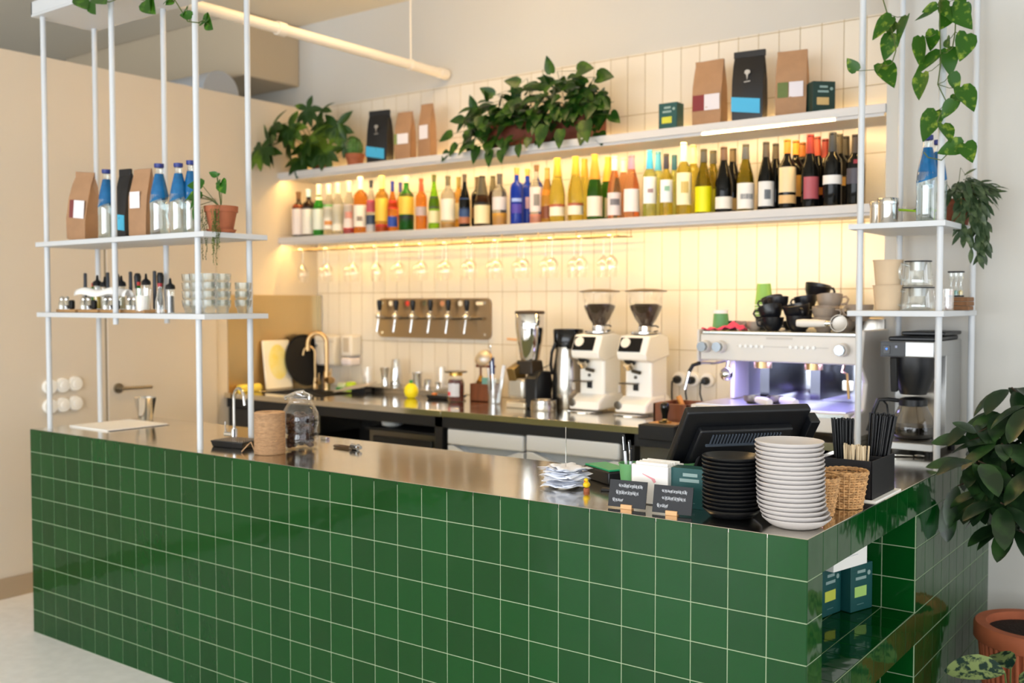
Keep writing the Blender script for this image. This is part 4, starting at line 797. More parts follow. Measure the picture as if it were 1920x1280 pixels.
B().lathe([(0, 0), (.009, 0), (.0095, .008), (.008, .01), (0, .01)], 16).build('foot', terra, t)
yl = mat('rubber_yellow', 'f2c81a', .35)
B().sphere((0, 0, .020), .0105, 14, (1, 1.15, .9)).sphere((0, -.003, .033), .0068, 12).build('body', yl, t, smooth=60); B().cyl((0, -.008, .032), (0, -.013, .031), .0028, .0012, n=8).build('beak', mat('orange_beak', 'e8761a', .4), t)
tag(B().box((0, 0, .004), (.05, .02, .008)).build('bottle_cap_tray', blackm, loc=(-.69, .25, .9), rot=(0, 0, .3), bevel=.002), 'small black tray between the duck and the pen cup', 'tray')
tag(B().lathe([(.027, 0), (.031, 0), (.031, .07), (.027, .07), (.027, 0)], 28, m=Matrix.Rotation(PI/2, 4, 'X')).build('paper_roll', mat('brown_paper_roll', '8a7458', .7), loc=(-.50, .50, .932), rot=(0, 0, .6)), 'brown paper roll lying behind the markers, left of the register', 'paper roll')
# baskets, straw box
wick = mat('wicker', 'd2a26c', .55, var=.4, vscale=80)
def basket(x, y, rt, rb, h, label, sy_=1.0):
    t = thing('wicker_basket', label, 'basket', (x, y, .9), group='wicker baskets on the bar')
    b = B(); nr = int(h/.0070)
    for k in range(nr):
        f = k/(nr-1); R = rb+(rt-rb)*f; pts = []
        for i in range(49):
            a = 2*PI*i/48; rr = R + .0034*math.cos(12*a + PI*(k % 2)); pts.append((rr*math.cos(a), rr*math.sin(a)*sy_, .004+f*(h-.008)))
        b.tube(pts, .0029, 6)
    b.build('woven_side', wick, t)
    b = B()
    for i in range(24):
        a = 2*PI*i/24; b.tube([(rb*math.cos(a), rb*math.sin(a)*sy_, .002), (rt*math.cos(a), rt*math.sin(a)*sy_, h)], .0024, 5)
    b.build('stakes', wick, t)
    b = B()
    for ph in (0, PI/10): b.tube([((rt+.001+.002*math.cos(10*a+ph*10))*math.cos(a), (rt+.002*math.cos(10*a+ph*10))*math.sin(a)*sy_, h+.002*math.sin(10*a+ph*10)) for a in [2*PI*i/60 for i in range(61)]], .0032, 5)
    b.build('rim', wick, t); B().cyl((0, 0, .001), (0, 0, .005), rb, n=24).build('base', wick, t)
basket(-.078, .285, .048, .034, .098, 'smaller wicker basket directly behind the grey plates')
basket(-.058, .430, .056, .042, .098, 'larger wicker basket between the small basket and the black straw box')
t = thing('bowl', 'small white cup turned upside down beside the larger wicker basket', 'bowl', (-.175, .42, .9))
B().lathe([(.052, 0), (.053, .004), (.046, .045), (.03, .068), (0, .072)], 32).build('body', mat('white_porcelain', 'f2f2f0', .2), t, smooth=60)
tag(B().bb(-.075, .075, -.12, .12, 0, .004).build('paper_pad', paper, loc=(-.083, .655, .9)), 'white pad lying under the black straw box', 'pad')
t = thing('straw_box', 'black open box holding black straws and wooden stirrers at the bar edge', 'box', (-.090, .650, .904))
b = B().bb(-.068, .068, -.105, .105, 0, .004)
for a in ((-.068, .068, -.105, -.101), (-.068, .068, .101, .105), (-.068, -.064, -.105, .105), (.064, .068, -.105, .105), (-.064, .064, -.002, .002)): b.bb(*a, 0, .108)
b.build('box', mat('black_stained_wood', '17161a', .5, var=.2, vscale=30, stretch=(1, 1, 8)), t, bevel=.001)
sm = mat('black_straw', '121316', .35); sb = B(); sb.lathe([(.0032, 0), (.0032, .205), (.0026, .205), (.0026, 0)], 8); straw = sb.build('drinking_straw', sm, smooth=60)
first = True
for (cx, cy, n_s, rad, lx, ly, dz, lab, gr) in ((-.122, .615, 42, .029, -.03, 0, .0, 'black drinking straw in the front bundle of the black box', 'straws in the front bundle'), (-.062, .700, 48, .033, .10, .03, .012, 'black drinking straw in the rear leaning bundle of the black box', 'straws in the rear bundle')):
    for k in range(n_s):
        a = k*2.39996; r = rad*math.sqrt((k+.5)/n_s)
        o = straw if first else straw.copy()
        if not first: C.objects.link(o)
        first = False
        fx, fy = r*math.cos(a), r*math.sin(a)
        o.location = (cx+fx*.7, cy+fy*.7, .909+rng.uniform(0, .006)+dz)
        o.rotation_euler = ((-(ly+fy*1.2)), lx+fx*2.2, 0)
        tag(o, lab, 'straw', gr)
stm = mat('birch_stirrer', 'dcc7a4', .65, var=.12, vscale=20)
st0 = B().box((0, 0, .07), (.0055, .0013, .14)).build('coffee_stirrer', stm, bevel=.0004)
for k in range(26):
    o = st0 if k == 0 else st0.copy()
    if k: C.objects.link(o)
    o.location = (-.104+(k % 9)*.0072, .558+(k//9)*.011, .909+rng.uniform(0, .005)); o.rotation_euler = (rng.uniform(-.04, .04), rng.uniform(-.06, .06), rng.uniform(-.6, .6))
    tag(o, 'pale wooden coffee stirrer standing at the front of the black box', 'stirrer', 'wooden stirrers in the black box')
# ------------------------------------------------------------------ filter coffee machine
t = thing('filter_coffee_machine', 'grey filter coffee machine with black basket under the right hanging rack', 'coffee machine', (-.195, 1.49, .9))
B().bb(-.095, .095, 0, .39, .018, .045).build('base', silverp, t, bevel=.003)
B().bb(-.09, .095, .17, .39, .045, .36).build('column', silverp, t, bevel=.003)
B().bb(-.06, .06, .165, .172, .05, .33).build('column_front', mat('brushed_front', 'b3aca0', .3, .8), t)
B().bb(-.095, .095, 0, .39, .355, .412).build('head', silverp, t, bevel=.004)
pn = B().bb(-.094, -.005, -.003, .004, .357, .41).build('control_panel', mat('dark_panel', '33363a', .4), t, bevel=.002)
B().bb(-.082, -.058, -.006, -.002, .366, .396).build('switch', blackg, pn, bevel=.001); B().cyl((-.07, -.0062, .384), (-.07, -.0075, .384), .003, n=10).build('blue_light', mat('blue_led', '2a6af0', .4, emit='2a6af0', es=3), pn)
B().bb(-.04, -.033, -.0055, -.002, .388, .396).build('mark', cm('9aa0b8'), pn)
B().bb(-.075, .09, .03, .36, .412, .428).build('lid', blackp, t, bevel=.005); B().bb(-.06, .095, .14, .39, .43, .444).build('tank_lid', blackp, t, bevel=.004)
B().lathe([(0, 0), (.045, 0), (.055, .02), (.075, .07), (.082, .11), (.082, .14), (0, .14)], 32).build('filter_basket', blackp, t, loc=(0, .09, .215), smooth=45)
B().box((-.045, .005, .29), (.024, .02, .125), rot=(.12, 0, 0)).build('basket_grip', blackm, t, bevel=.004)
B().lathe([(0, 0), (.062, 0), (.064, .004), (.06, .008), (0, .008)], 32).build('hot_plate', darksteel, t, loc=(0, .09, .045))
for sx in (-.07, .07):
    for yy in (.03, .36): B().cyl((sx, yy, 0), (sx, yy, .018), .014, n=12).build('foot', blackm, t)
t = thing('coffee_carafe', 'glass coffee carafe with black handle, a third full of black coffee', 'carafe', (-.195, 1.58, .954))
pr = [(0, 0), (.055, 0), (.07, .006), (.077, .02), (.076, .04), (.068, .075), (.055, .105), (.046, .125)]
B().lathe(pr, 36).build('glass_body', smokeg, t, smooth=60)
B().lathe([(0, .002), (.055, .002), (.069, .007), (.0755, .02), (.0748, .044), (0, .044)], 36).build('coffee', coffee_l, t, smooth=45)
B().lathe([(.046, .118), (.05, .12), (.05, .142), (.044, .146), (.03, .15), (0, .152)], 30).build('lid', blackp, t, smooth=45)
B().tube([(-.045, -.01, .135), (-.08, -.03, .14), (-.112, -.045, .138), (-.125, -.05, .10), (-.138, -.056, .05), (-.145, -.06, .02)], .0075, 8).tube([(-.072, -.03, .035), (-.08, -.033, .09), (-.085, -.033, .12), (-.098, -.04, .138)], .004, 6).build('handle', blackp, t, smooth=60)
t = B().tube([(0, 0, .004), (.05, .015, .007), (.09, .035, .006), (.105, .045, .005)], .0022, 6).sphere((.125, .057, .006), .014, 12, (1.4, .9, .25)).build('spoon', chrome, loc=(-.265, 1.41, .9), smooth=60)
tag(t, 'long steel spoon lying in front of the filter coffee machine', 'spoon')
# ------------------------------------------------------------------ left part of the bar
t = thing('menu_board', 'white rectangular menu sheet lying on the left end of the bar', 'menu', (-3.295, .30, .9), rz=.0)
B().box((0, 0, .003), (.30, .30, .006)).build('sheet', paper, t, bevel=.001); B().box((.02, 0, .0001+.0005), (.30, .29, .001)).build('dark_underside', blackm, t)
x, y, z, w, h = P['cupL']
tag(B().lathe([(0, .002), (.030, .002), (.031, 0), (.033, .004), (.05, .104), (.052, .106), (.05, .107), (.0475, .1), (.031, .006), (0, .006)], 32).build('metal_cup', chrome, loc=(-3.40, .505, .9), smooth=50), 'polished metal cup standing behind the white menu sheet', 'cup')
t = thing('water_tap', 'slim chrome swan neck tap at the back of the bar', 'tap', (-2.50, .315, .9))
pts = [(0, 0, .02), (0, 0, .165)] + [(.045-.045*math.cos(a), -.01*(1-math.cos(a)), .165+.045*math.sin(a)) for a in [PI*k/10 for k in range(1, 10)]] + [(.092, -.02, .145)]
B().tube(pts, .006, 10).build('spout', chrome, t, smooth=60); B().cyl((0, 0, 0), (0, 0, .045), .013, n=18).cyl((0, 0, .02), (-.045, -.01, .02), .010, n=14).build('valve_body', chrome, t); B().cyl((-.042, -.01, .02), (-.044, -.01, .07), .0025, n=8).build('lever', chrome, t)
t = thing('drip_tray', 'small black drip tray with a grid in front of the slim tap', 'tray', (-2.335, .20, .9), rz=.15)
b = B().box((0, 0, .012), (.15, .11, .024), taper=(1.1, 1.1)); b.build('tray', blackp, t, bevel=.003)
b = B()
for k in range(14): b.box((-.065+k*.01, 0, .0255), (.003, .1, .003))
for k in range(9): b.box((0, -.045+k*.011, .0255), (.145, .003, .003))
b.build('grid', mat('pale_grid', '9a8f80', .4, .6), t)
t = thing('twine_spool', 'tall spool of beige jute twine on the bar', 'twine', (-2.08, .147, .9))
b = B(); pr = [(0, 0), (.05, 0)]
nn = 46
for k in range(nn): z0 = .003+k*.15/nn; pr += [(.0545, z0), (.0562+rng.uniform(0, .0008), z0+.0016)]
pr += [(.052, .154), (.02, .156), (.018, .15), (0, .15)]
jm = mat('jute_twine', 'c9a37c', .85, var=.25, vscale=50, bump=.4, bscale=150, stretch=(1, 1, 6))
B().lathe(pr, 40).build('twine', jm, t, smooth=60)
B().tube([(-.05, -.03, .01), (-.07, -.03, .04), (-.08, -.035, .03), (-.10, -.05, .003)], .0022, 6).build('loose_end', jm, t)
t = thing('clip_jar', 'large glass jar with metal clip and dark dates behind the twine spool', 'jar', (-2.075, .29, .9))
B().lathe([(0, 0), (.062, 0), (.067, .006), (.068, .05), (.063, .075), (.069, .1), (.067, .14), (.05, .17), (.042, .18), (.045, .19), (.046, .2)], 36).build('glass_body', glass, t, smooth=60)
B().lathe([(.043, .195), (.047, .197), (.047, .203), (.03, .212), (0, .214)], 30).build('lid', glass, t, smooth=60)
B().tube([(-.055, -.02, .185), (-.06, -.022, .195), (.0, -.02, .215), (.03, -.01, .22)], .0065, 8).tube([(.03, -.01, .22), (.05, 0, .21), (.05, 0, .19)], .003, 6).build('clip', chrome, t)
b = B(); r2 = random.Random(5)
for k in range(95):
    a = r2.uniform(0, 2*PI); r = .050*math.sqrt(r2.random()); b.sphere((r*math.cos(a), r*math.sin(a), .016+r2.uniform(0, .115)), .0125, 8, (1, 1.2, .8))
tag(b.build('dates', mat('dried_dates', '3a1812', .35, var=.5, vscale=40), loc=(-2.085, .29, .9), smooth=60), 'dark brown dried dates filling the glass clip jar', 'fruit', kind='stuff')
t = thing('bottle_opener', 'steel pour tool lying on the bar right of the jar', 'opener', (-1.93, .40, .9), rz=-.1)
B().tube([(-.075, .012, .006), (-.085, 0, .006), (-.075, -.012, .006), (.02, -.012, .006), (.02, .012, .006), (-.075, .012, .006)], .004, 8).build('handle', mat('worn_steel', '8a7a6c', .3, 1), t); B().cyl((.02, 0, .012), (.055, 0, .012), .012, n=16).cyl((.055, 0, .012), (.07, 0, .012), .009, .007, n=16).build('head', chrome, t)
tag(B().box((0, 0, .006), (.035, .02, .012)).build('metal_clip', steel, loc=(-2.20, .53, .9), bevel=.002), 'small metal clip near the rear edge of the bar behind the jar', 'clip')
# round wall sockets on the left wall
sw = mat('white_socket', 'f2efe8', .35)
for k, (yy, zz) in enumerate(((.425, 1.028), (.492, 1.031), (.560, 1.035), (.425, .928), (.492, .930), (.560, .933))):
    t = thing('wall_switch', 'round white switch on the beige wall, %s of the %s row' % (('left one', 'middle one', 'right one')[k % 3], ('upper', 'lower')[k//3]), 'switch', (XL, yy, zz), group='round switches on the left wall')
    MY = Matrix.Rotation(PI/2, 4, 'Y')
    B().lathe([(0, 0), (.038, 0), (.0385, .012), (.034, .022), (.030, .022), (0, .022)], 32, m=MY).build('plate', sw, t, smooth=45); B().lathe([(0, .021), (.018, .0215), (.017, .027), (0, .028)], 24, m=MY).build('button', sw, t, smooth=45)
# ------------------------------------------------------------------ beer taps on the wall
t = thing('beer_tap_panel', 'brushed steel wall panel with six beer taps', 'beer taps', (-3.115, YB-.0075, 1.36))
def rrect(w, h, r, n=6):
    p = []
    for cx, cy, a0 in ((w-r, h-r, 0), (-w+r, h-r, PI/2), (-w+r, -h+r, PI), (w-r, -h+r, 1.5*PI)):
        for k in range(n+1): a = a0+PI/2*k/n; p.append((cx+r*math.cos(a), cy+r*math.sin(a)))
    return p
B().prism(rrect(.44, .118, .035), .012, Matrix.Rotation(PI/2, 4, 'X')).build('panel', mat('panel_steel', 'a89478', .3, .9, bump=.03, bscale=40, stretch=(10, 1, 1)), t, smooth=30)
for sx in (-.40, .40):
    for sz in (-.09, .09): B().cyl((sx, -.012, sz), (sx, -.016, sz), .008, n=12).build('screw', chrome, t)
B().cyl((-.36, -.03, 0), (.40, -.03, 0), .006, n=10).build('pipe', darksteel, t)
stk = ['ece6d2', 'd2443a', '5a5a44', 'c08a6a', 'e2ddd0', 'e2d8c0']
for k in range(6):
    x = -.385+k*.1372
    tp = B().cyl((x, -.012, .0), (x, -.06, .005), .014, n=16).sphere((x, -.062, .012), .021, 16).cyl((x, -.06, .03), (x, -.055, .045), .009, n=12).build('tap', chrome, t, smooth=50)
    B().cyl((x, -.062, 0), (x-.004, -.075, -.085), .0075, .006, n=12).build('spout', chrome, tp)
    B().lathe([(0, 0), (.009, 0), (.013, .02), (.0165, .045), (.015, .065), (0, .068)], 18).build('handle', blackp, tp, loc=(x, -.055, .042), smooth=50)
    if k < 5: B().cyl((x+.055, -.0122, .088), (x+.055, -.0135, .088), .016, n=20).build('round_sticker', cm(stk[k]), t)
    else: B().box((x+.06, -.0128, .088), (.05, .0012, .018)).build('white_sticker', cm('ebe2cc'), t)
# ------------------------------------------------------------------ sink area
t = thing('kitchen_tap', 'tall swan neck tap with warm metal finish behind the sink', 'tap', (-3.83, 2.06, .92))
d = Vector((-.80, -.60, 0)); R_ = .058
pts = [(0, 0, .02), (0, 0, .25)] + [tuple(d*(R_-R_*math.cos(a)) + Vector((0, 0, .28+R_*1.1*math.sin(a)))) for a in [PI*k/12 for k in range(0, 13)]] + [tuple(d*2*R_+Vector((0, 0, .235)))]
B().tube(pts, .0135, 14).build('spout', brass, t, smooth=60); B().cyl((0, 0, 0), (0, 0, .105), .021, n=20).build('column', brass, t)
B().cyl((.01, -.005, .055), (.075, -.03, .055), .021, n=20).build('mixer_knob', brass, t); B().cyl((.065, -.03, .07), (.07, -.03, .13), .005, n=8).build('lever', brass, t)
t = thing('filter_tap', 'small slim swan neck tap left of the tall tap', 'tap', (-3.98, 2.10, .92)); R_ = .036
pts = [(0, 0, .02), (0, 0, .20)] + [tuple(d*(R_-R_*math.cos(a)) + Vector((0, 0, .215+R_*1.1*math.sin(a)))) for a in [PI*k/12 for k in range(0, 12)]] + [tuple(d*2.1*R_+Vector((0, 0, .20)))]
B().tube(pts, .0075, 12).build('spout', brass, t, smooth=60); B().lathe([(0, 0), (.018, 0), (.012, .04), (.01, .06), (0, .06)], 16).cyl((.01, 0, .03), (.05, -.01, .028), .012, n=14).build('valve', brass, t); B().cyl((.045, -.01, .035), (.047, -.01, .09), .004, n=8).build('lever', brass, t)
t = thing('cutting_board', 'white cutting board with a yellow stain leaning on the steel splashback', 'cutting board', (XL+.055, 1.868, .9215)); t.rotation_euler = (0, -.12, 0)
B().bb(0, .014, -.105, .105, 0, .30).build('board', mat('stained_board', 'f3ecda', .5), t, bevel=.008)
b = B(); b.lathe([(0, 0), (.075, 0), (.075, .0006), (0, .0006)], 30, m=Matrix.Translation((.0142, .005, .165)) @ Matrix.Rotation(PI/2, 4, 'Y') @ Matrix.Scale(1.45, 4, (1, 0, 0)))
b.build('yellow_stain', mat('turmeric_stain', 'f0dc6a', .6, col2='f1e6a2', vscale=12), t)
t = thing('round_tray', 'round black serving tray leaning behind the taps', 'tray', (XL+.075, 2.075, .9215)); t.rotation_euler = (0, -.15, 0)
B().lathe([(0, 0), (.150, 0), (.163, .012), (.165, .012), (.155, -.004), (0, -.004)], 48, m=Matrix.Translation((.01, 0, .166)) @ Matrix.Rotation(PI/2, 4, 'Y')).build('tray', blackm, t, smooth=40)
yt = mat('yellow_towel', 'f0d65a', .9, bump=.3, bscale=60)
tag(B().cyl((0, -.06, .024), (.0, .09, .024), .024, n=20).build('rolled_cloth', yt, loc=(-4.02, 1.60, .92), smooth=60), 'rolled yellow cleaning cloth beside the cutting board', 'cloth')
wp = mat('white_plastic', 'e9e4da', .35)
t = thing('paper_towel_dispenser', 'tapered white towel dispenser on the tiles behind the tall tap', 'dispenser', (-3.94, YB-.0075, 1.05))
B().box((0, -.05, .1), (.16, .1, .19), taper=(1.25, 1)).build('body', wp, t, bevel=.015, segs=4); B().bb(-.085, .085, -.102, -.095, .155, .16).build('seam', cm('c8c0b0'), t); B().cyl((-.07, -.101, .13), (-.07, -.105, .13), .006, n=10).build('lock', blackm, t)
t = thing('soap_dispenser', 'white soap dispenser on the tiles right of the towel dispenser', 'dispenser', (-3.755, YB-.0075, 1.04))
B().box((0, -.045, .145), (.095, .09, .13)).build('body', wp, t, bevel=.012, segs=4); B().box((0, -.09, .15), (.05, .006, .09)).build('window', cm('c2b8a6'), t, bevel=.002); B().box((0, -.05, .045), (.085, .10, .05)).build('push_bar', mat('lilac_white_plastic', 'e6dfe2', .3), t, bevel=.015, segs=4)
t = thing('sponge_tray', 'green tray with bright sponges on the worktop below the soap dispenser', 'tray', (-3.72, 2.13, .92))
B().bb(-.07, .07, -.035, .035, 0, .008).build('tray', mat('green_plastic', '3f9a4a', .4), t, bevel=.003); B().box((.03, 0, .025), (.05, .04, .035)).build('sponge', mat('lime_sponge', 'c4e03a', .9), t, bevel=.004); B().box((-.035, 0, .02), (.06, .05, .025)).build('cloth_pad', mat('pale_green_sponge', 'd2dcb4', .9), t, bevel=.004)
def tumbler(name, label, x, y, z, r0, r1, h, m=None, group=None):
    o = B().lathe([(0, .003), (r0*.9, .003), (r0, .001), (r1, h), (r1*.96, h), (r0*.92, .008), (0, .008)], 24).build(name, m or glass, loc=(x, y, z), smooth=50); return tag(o, label, 'glass' if not m else 'cup', group)
tumbler('drinking_glass', 'clear tall glass standing at the wall right of the soap dispenser', -3.585, 2.16, .92, .026, .032, .135)
t = thing('tablet', 'thin grey tablet propped up beside the raised steel ledge', 'tablet', (-3.47, 1.95, .92), rz=.2)
B().box((0, 0, .035), (.22, .15, .008), rot=(.12, -.18, 0)).build('slab', mat('tablet_grey', 'b9b0a4', .35, .3), t, bevel=.003); B().box((.03, .02, .013), (.10, .07, .026)).build('stand', blackm, t, bevel=.003)
zl = .9555
tag(B().lathe([(0, 0), (.024, 0), (.020, .03), (.021, .05), (.030, .105), (.031, .107), (.029, .106), (.019, .05), (0, .05)], 24).build('steel_cup', chrome, loc=(-3.40, 2.13, zl), smooth=50), 'waisted steel measuring cup on the ledge, left of the tall shaker', 'cup')
tag(B().lathe([(0, 0), (.037, 0), (.040, .02), (.024, .155), (.022, .162), (0, .163)], 24).build('cocktail_shaker', chrome, loc=(-3.31, 2.13, zl), smooth=50), 'tall conical steel cocktail shaker on the ledge below the taps', 'shaker')
tag(B().lathe([(0, 0), (.022, 0), (.030, .075), (.033, .088), (.031, .088), (.021, .006), (0, .006)], 24).build('steel_cup', chrome, loc=(-3.14, 2.13, zl), smooth=50), 'small flared steel cup on the ledge behind the lemon shaped bottle', 'cup')
tag(B().lathe([(0, 0), (.019, 0), (.019, .05), (.017, .05), (.017, .005), (0, .005)], 24).build('steel_cup', chrome, loc=(-3.06, 2.13, zl), smooth=50), 'little straight steel cup right of the lemon shaped bottle', 'cup')
tumbler('drinking_glass', 'clear round glass turned over at the right end of the ledge', -2.985, 2.17, zl, .038, .030, .125)
t = B().lathe([(0, 0), (.017, 0), (.012, .018), (.017, .042), (.015, .042), (.010, .018), (0, .004)], 20).build('jigger', chrome, loc=(-2.955, 2.10, zl), smooth=50); tag(t, 'tiny steel jigger at the right end of the ledge', 'jigger')
t = thing('lemon_juice_bottle', 'yellow lemon shaped plastic bottle with green cap on the worktop', 'bottle', (-2.985, 1.905, .92))
B().lathe([(0, 0), (.02, 0), (.033, .012), (.040, .035), (.038, .055), (.026, .075), (.012, .083), (0, .084)], 24).build('body', mat('lemon_plastic', 'f2e21a', .4, bump=.2, bscale=90), t, smooth=60); B().cyl((0, 0, .08), (0, 0, .10), .010, n=14).build('cap', mat('green_cap', '1a8a3a', .4), t)
t = thing('kitchen_scale', 'flat black scale with an orange cap on it left of the red jar', 'scale', (-2.80, 1.99, .92), rz=.1)
B().box((0, 0, .012), (.17, .13, .022), taper=(1.08, 1.08)).build('body', blackp, t, bevel=.006); B().lathe([(0, 0), (.016, 0), (.016, .008), (0, .009)], 16).build('orange_cap', mat('orange_plastic', 'f0862a', .4), t, loc=(-.05, -.04, .024))
t = thing('preserve_jar', 'glass jar of dark red preserve with white label and grey lid', 'jar', (-2.655, 1.90, .92), rz=0)
B().lathe([(0, 0), (.040, 0), (.045, .006), (.046, .10), (.040, .122), (.034, .13), (.034, .145)], 30).build('glass_body', glass, t, smooth=50)
B().lathe([(0, .003), (.038, .003), (.0435, .008), (.0445, .10), (.038, .12), (0, .12)], 30).build('preserve', mat('red_preserve', '5c0c16', .12, var=.4, vscale=40), t, smooth=50)
B().lathe([(0, .158), (.062, .158), (.063, .162), (.06, .165), (0, .165)], 30).build('flat_lid', darksteel, t); B().lathe([(.0345, .14), (.036, .14), (.036, .158), (0, .158)], 30).build('neck_ring', mat('gold_ring', 'd8b060', .3, 1), t)
arc(B(), .0472, .03, .10, FACE-1.0, FACE+.45).build('label', cm('c9cdd6'), t, smooth=60); arc(B(), .0480, .035, .055, FACE-1.0, FACE-.6).build('red_mark', cm('d8444a'), t, smooth=60)
t = thing('wooden_crate', 'small brown wooden crate of bottles and packets beside the red jar', 'crate', (-2.545, 2.02, .92))
b = B().bb(-.07, .07, -.05, .05, 0, .006)
for a in ((-.07, .07, -.05, -.044), (-.07, .07, .044, .05), (-.07, -.064, -.05, .05), (.064, .07, -.05, .05)): b.bb(*a, 0, .095)
b.build('crate', wooddk, t, bevel=.001)
for k, dx in enumerate((-.035, .035)):
    t = thing('swing_bottle', ('amber dispenser bottle with T-shaped brown pump, left one in the crate', 'amber dispenser bottle with T-shaped brown pump, right one in the crate')[k], 'bottle', (-2.545+dx, 2.02, .926), group='pump bottles in the crate')
    B().lathe([(0, 0), (.026, 0), (.026, .095), (.012, .12), (.010, .13), (0, .13)], 20).build('glass_body', BG['amber'], t, smooth=50)
    B().cyl((0, 0, .13), (0, 0, .175), .006, n=10).box((0, 0, .182), (.055, .016, .014)).build('pump', wooddk, t)
t = B().box((0, 0, .03), (.05, .006, .06)).build('tea_packet', mat('teal_packet', '6aa096', .6), loc=(-2.515, 1.985, .99), rot=(0, 0, .1)); tag(t, 'small teal packet stuck in the front of the wooden crate', 'packet')
t = thing('tool_glass', 'tall glass full of steel bar tools next to the blender', 'glass', (-2.415, 1.93, .92))
B().lathe([(0, .002), (.032, .002), (.033, .0), (.040, .13)], 28).build('glass_body', glassd, t, smooth=50)
tools = (('whisk', 'round fine mesh strainer sticking out of the tool glass', -.10, .30), ('spatula', 'dark blue spatula standing in the tool glass', -.05, .25), ('bar_spoon', 'long steel bar spoon standing in the tool glass', -.16, .30), ('tongs', 'steel tongs standing in the tool glass', .12, .2))
for k, (nm, lab, lx, L) in enumerate(tools):
    t = thing(nm if nm != 'whisk' else 'mesh_strainer', lab, 'tool', (-2.415-.012+.008*k, 1.93+.006*k-.01, .925)); d_ = Vector((lx, .05*k-.05, 1)).normalized()
    B().cyl((0, 0, 0), d_*L*(.62 if k == 0 else 1), .0035, n=8).build('handle', chrome, t)
    e_ = d_*L
    if nm == 'whisk':
        e_ = d_*L*.62 + Vector((-.03, 0, .05))
        B().tube([(e_.x+.05*math.cos(a), e_.y+.02*math.sin(a), e_.z+.04*math.sin(a)) for a in [2*PI*i/24 for i in range(25)]], .003, 6).build('hoop', brass, t)
        B().lathe([(.048, 0), (.04, .015), (.02, .028), (0, .032)], 20, c=e_, m=Matrix.Rotation(PI/2-.5, 4, 'X')).build('mesh_bowl', thin_glass('fine_mesh', 'c8b48a', .35, .6, .4), t)
    elif nm == 'spatula': B().box(tuple(d_*L*.78), (.032, .006, .09), rot=(0, lx, 0)).build('blade', cm('22366a'), t, bevel=.003)
    elif nm == 'bar_spoon': B().sphere(tuple(e_), .009, 10, (1, .5, 1.3)).build('bowl', chrome, t)
    else: B().cyl((.012, 0, 0), tuple(e_+Vector((.012, 0, 0))), .0045, n=8).build('second_arm', chrome, t)
# blender / juicer
t = thing('bar_blender', 'steel bar blender with tall tapered cup and black base', 'blender', (-2.165, 1.90, .92), rz=0)
B().bb(-.09, .03, -.085, .08, .0, .03).build('foot_plate', mat('ivory_metal', 'd9cfba', .3, .5), t, bevel=.006)
B().bb(-.088, .02, -.08, .07, .045, .15).build('front_housing', mat('silver_housing', 'c6c2b8', .3, .7), t, bevel=.02, segs=4)
B().prism([(-.07, .0), (.075, 0), (.078, .02), (.068, .07), (.078, .12), (.06, .185), (-.03, .19), (-.07, .15)], .075, Matrix.Translation((.018, 0, 0)) @ Matrix.Rotation(PI/2, 4, 'Z') @ Matrix.Rotation(PI/2, 4, 'X') @ Matrix.Translation((0, 0, 0))).build('side_housing', blackp, t, bevel=.01, segs=3)
B().box((-.002, 0, .205), (.11, .11, .07), taper=(.86, .86)).build('collar', mat('dark_bronze_plastic', '2c241c', .35), t, bevel=.006)
B().box((-.052, -.045, .175), (.05, .09, .085), rot=(.35, 0, 0)).build('chute', mat('bronze_metal', '8a7448', .3, .8), t, bevel=.006)
B().lathe([(0, .24), (.045, .24), (.05, .25), (.066, .34), (.072, .40), (.073, .475), (.070, .478), (.068, .40), (.045, .25), (0, .25)], 32).build('steel_cup', chrome, t, smooth=50)
B().lathe([(.0, .475), (.074, .475), (.077, .480), (.074, .49), (0, .494)], 32).build('lid', mat('brown_rubber', '4a3a2a', .5), t); B().cyl((-.06, 0, .34), (-.135, -.01, .345), .007, n=10).build('side_grip', mat('pale_wood', 'd8a878', .55), t)
B().tube([(.05, .05, .2), (.09, .06, .22), (.10, .07, .15), (.1, .1, .02)], .003, 6).build('cable', blackm, t)
t = thing('ice_crusher', 'steel cylinder juice machine with black hopper behind the small steel bowl', 'juicer', (-1.99, 1.99, .92))
B().lathe([(0, 0), (.075, 0), (.078, .01), (.078, .12), (.072, .22), (.064, .29), (.066, .31), (0, .31)], 36, sy=1.1).build('body', steel, t, smooth=50)
B().lathe([(0, .30), (.070, .30), (.074, .33), (.077, .395), (.074, .398), (.07, .34), (0, .34)], 36).build('hopper', blackg, t, smooth=50)
B().tube([(-.03, -.072, .33), (-.05, -.075, .28), (-.066, -.06, .22), (-.068, -.045, .17)], .008, 8).build('strap', blackp, t)
t = B().lathe([(0, 0), (.064, 0), (.066, .008), (.063, .05), (.056, .053), (.052, .046), (0, .042)], 36).build('steel_bowl', steel, loc=(-2.02, 1.815, .92), smooth=50); tag(t, 'low round steel bowl in front of the cylinder juice machine', 'bowl')
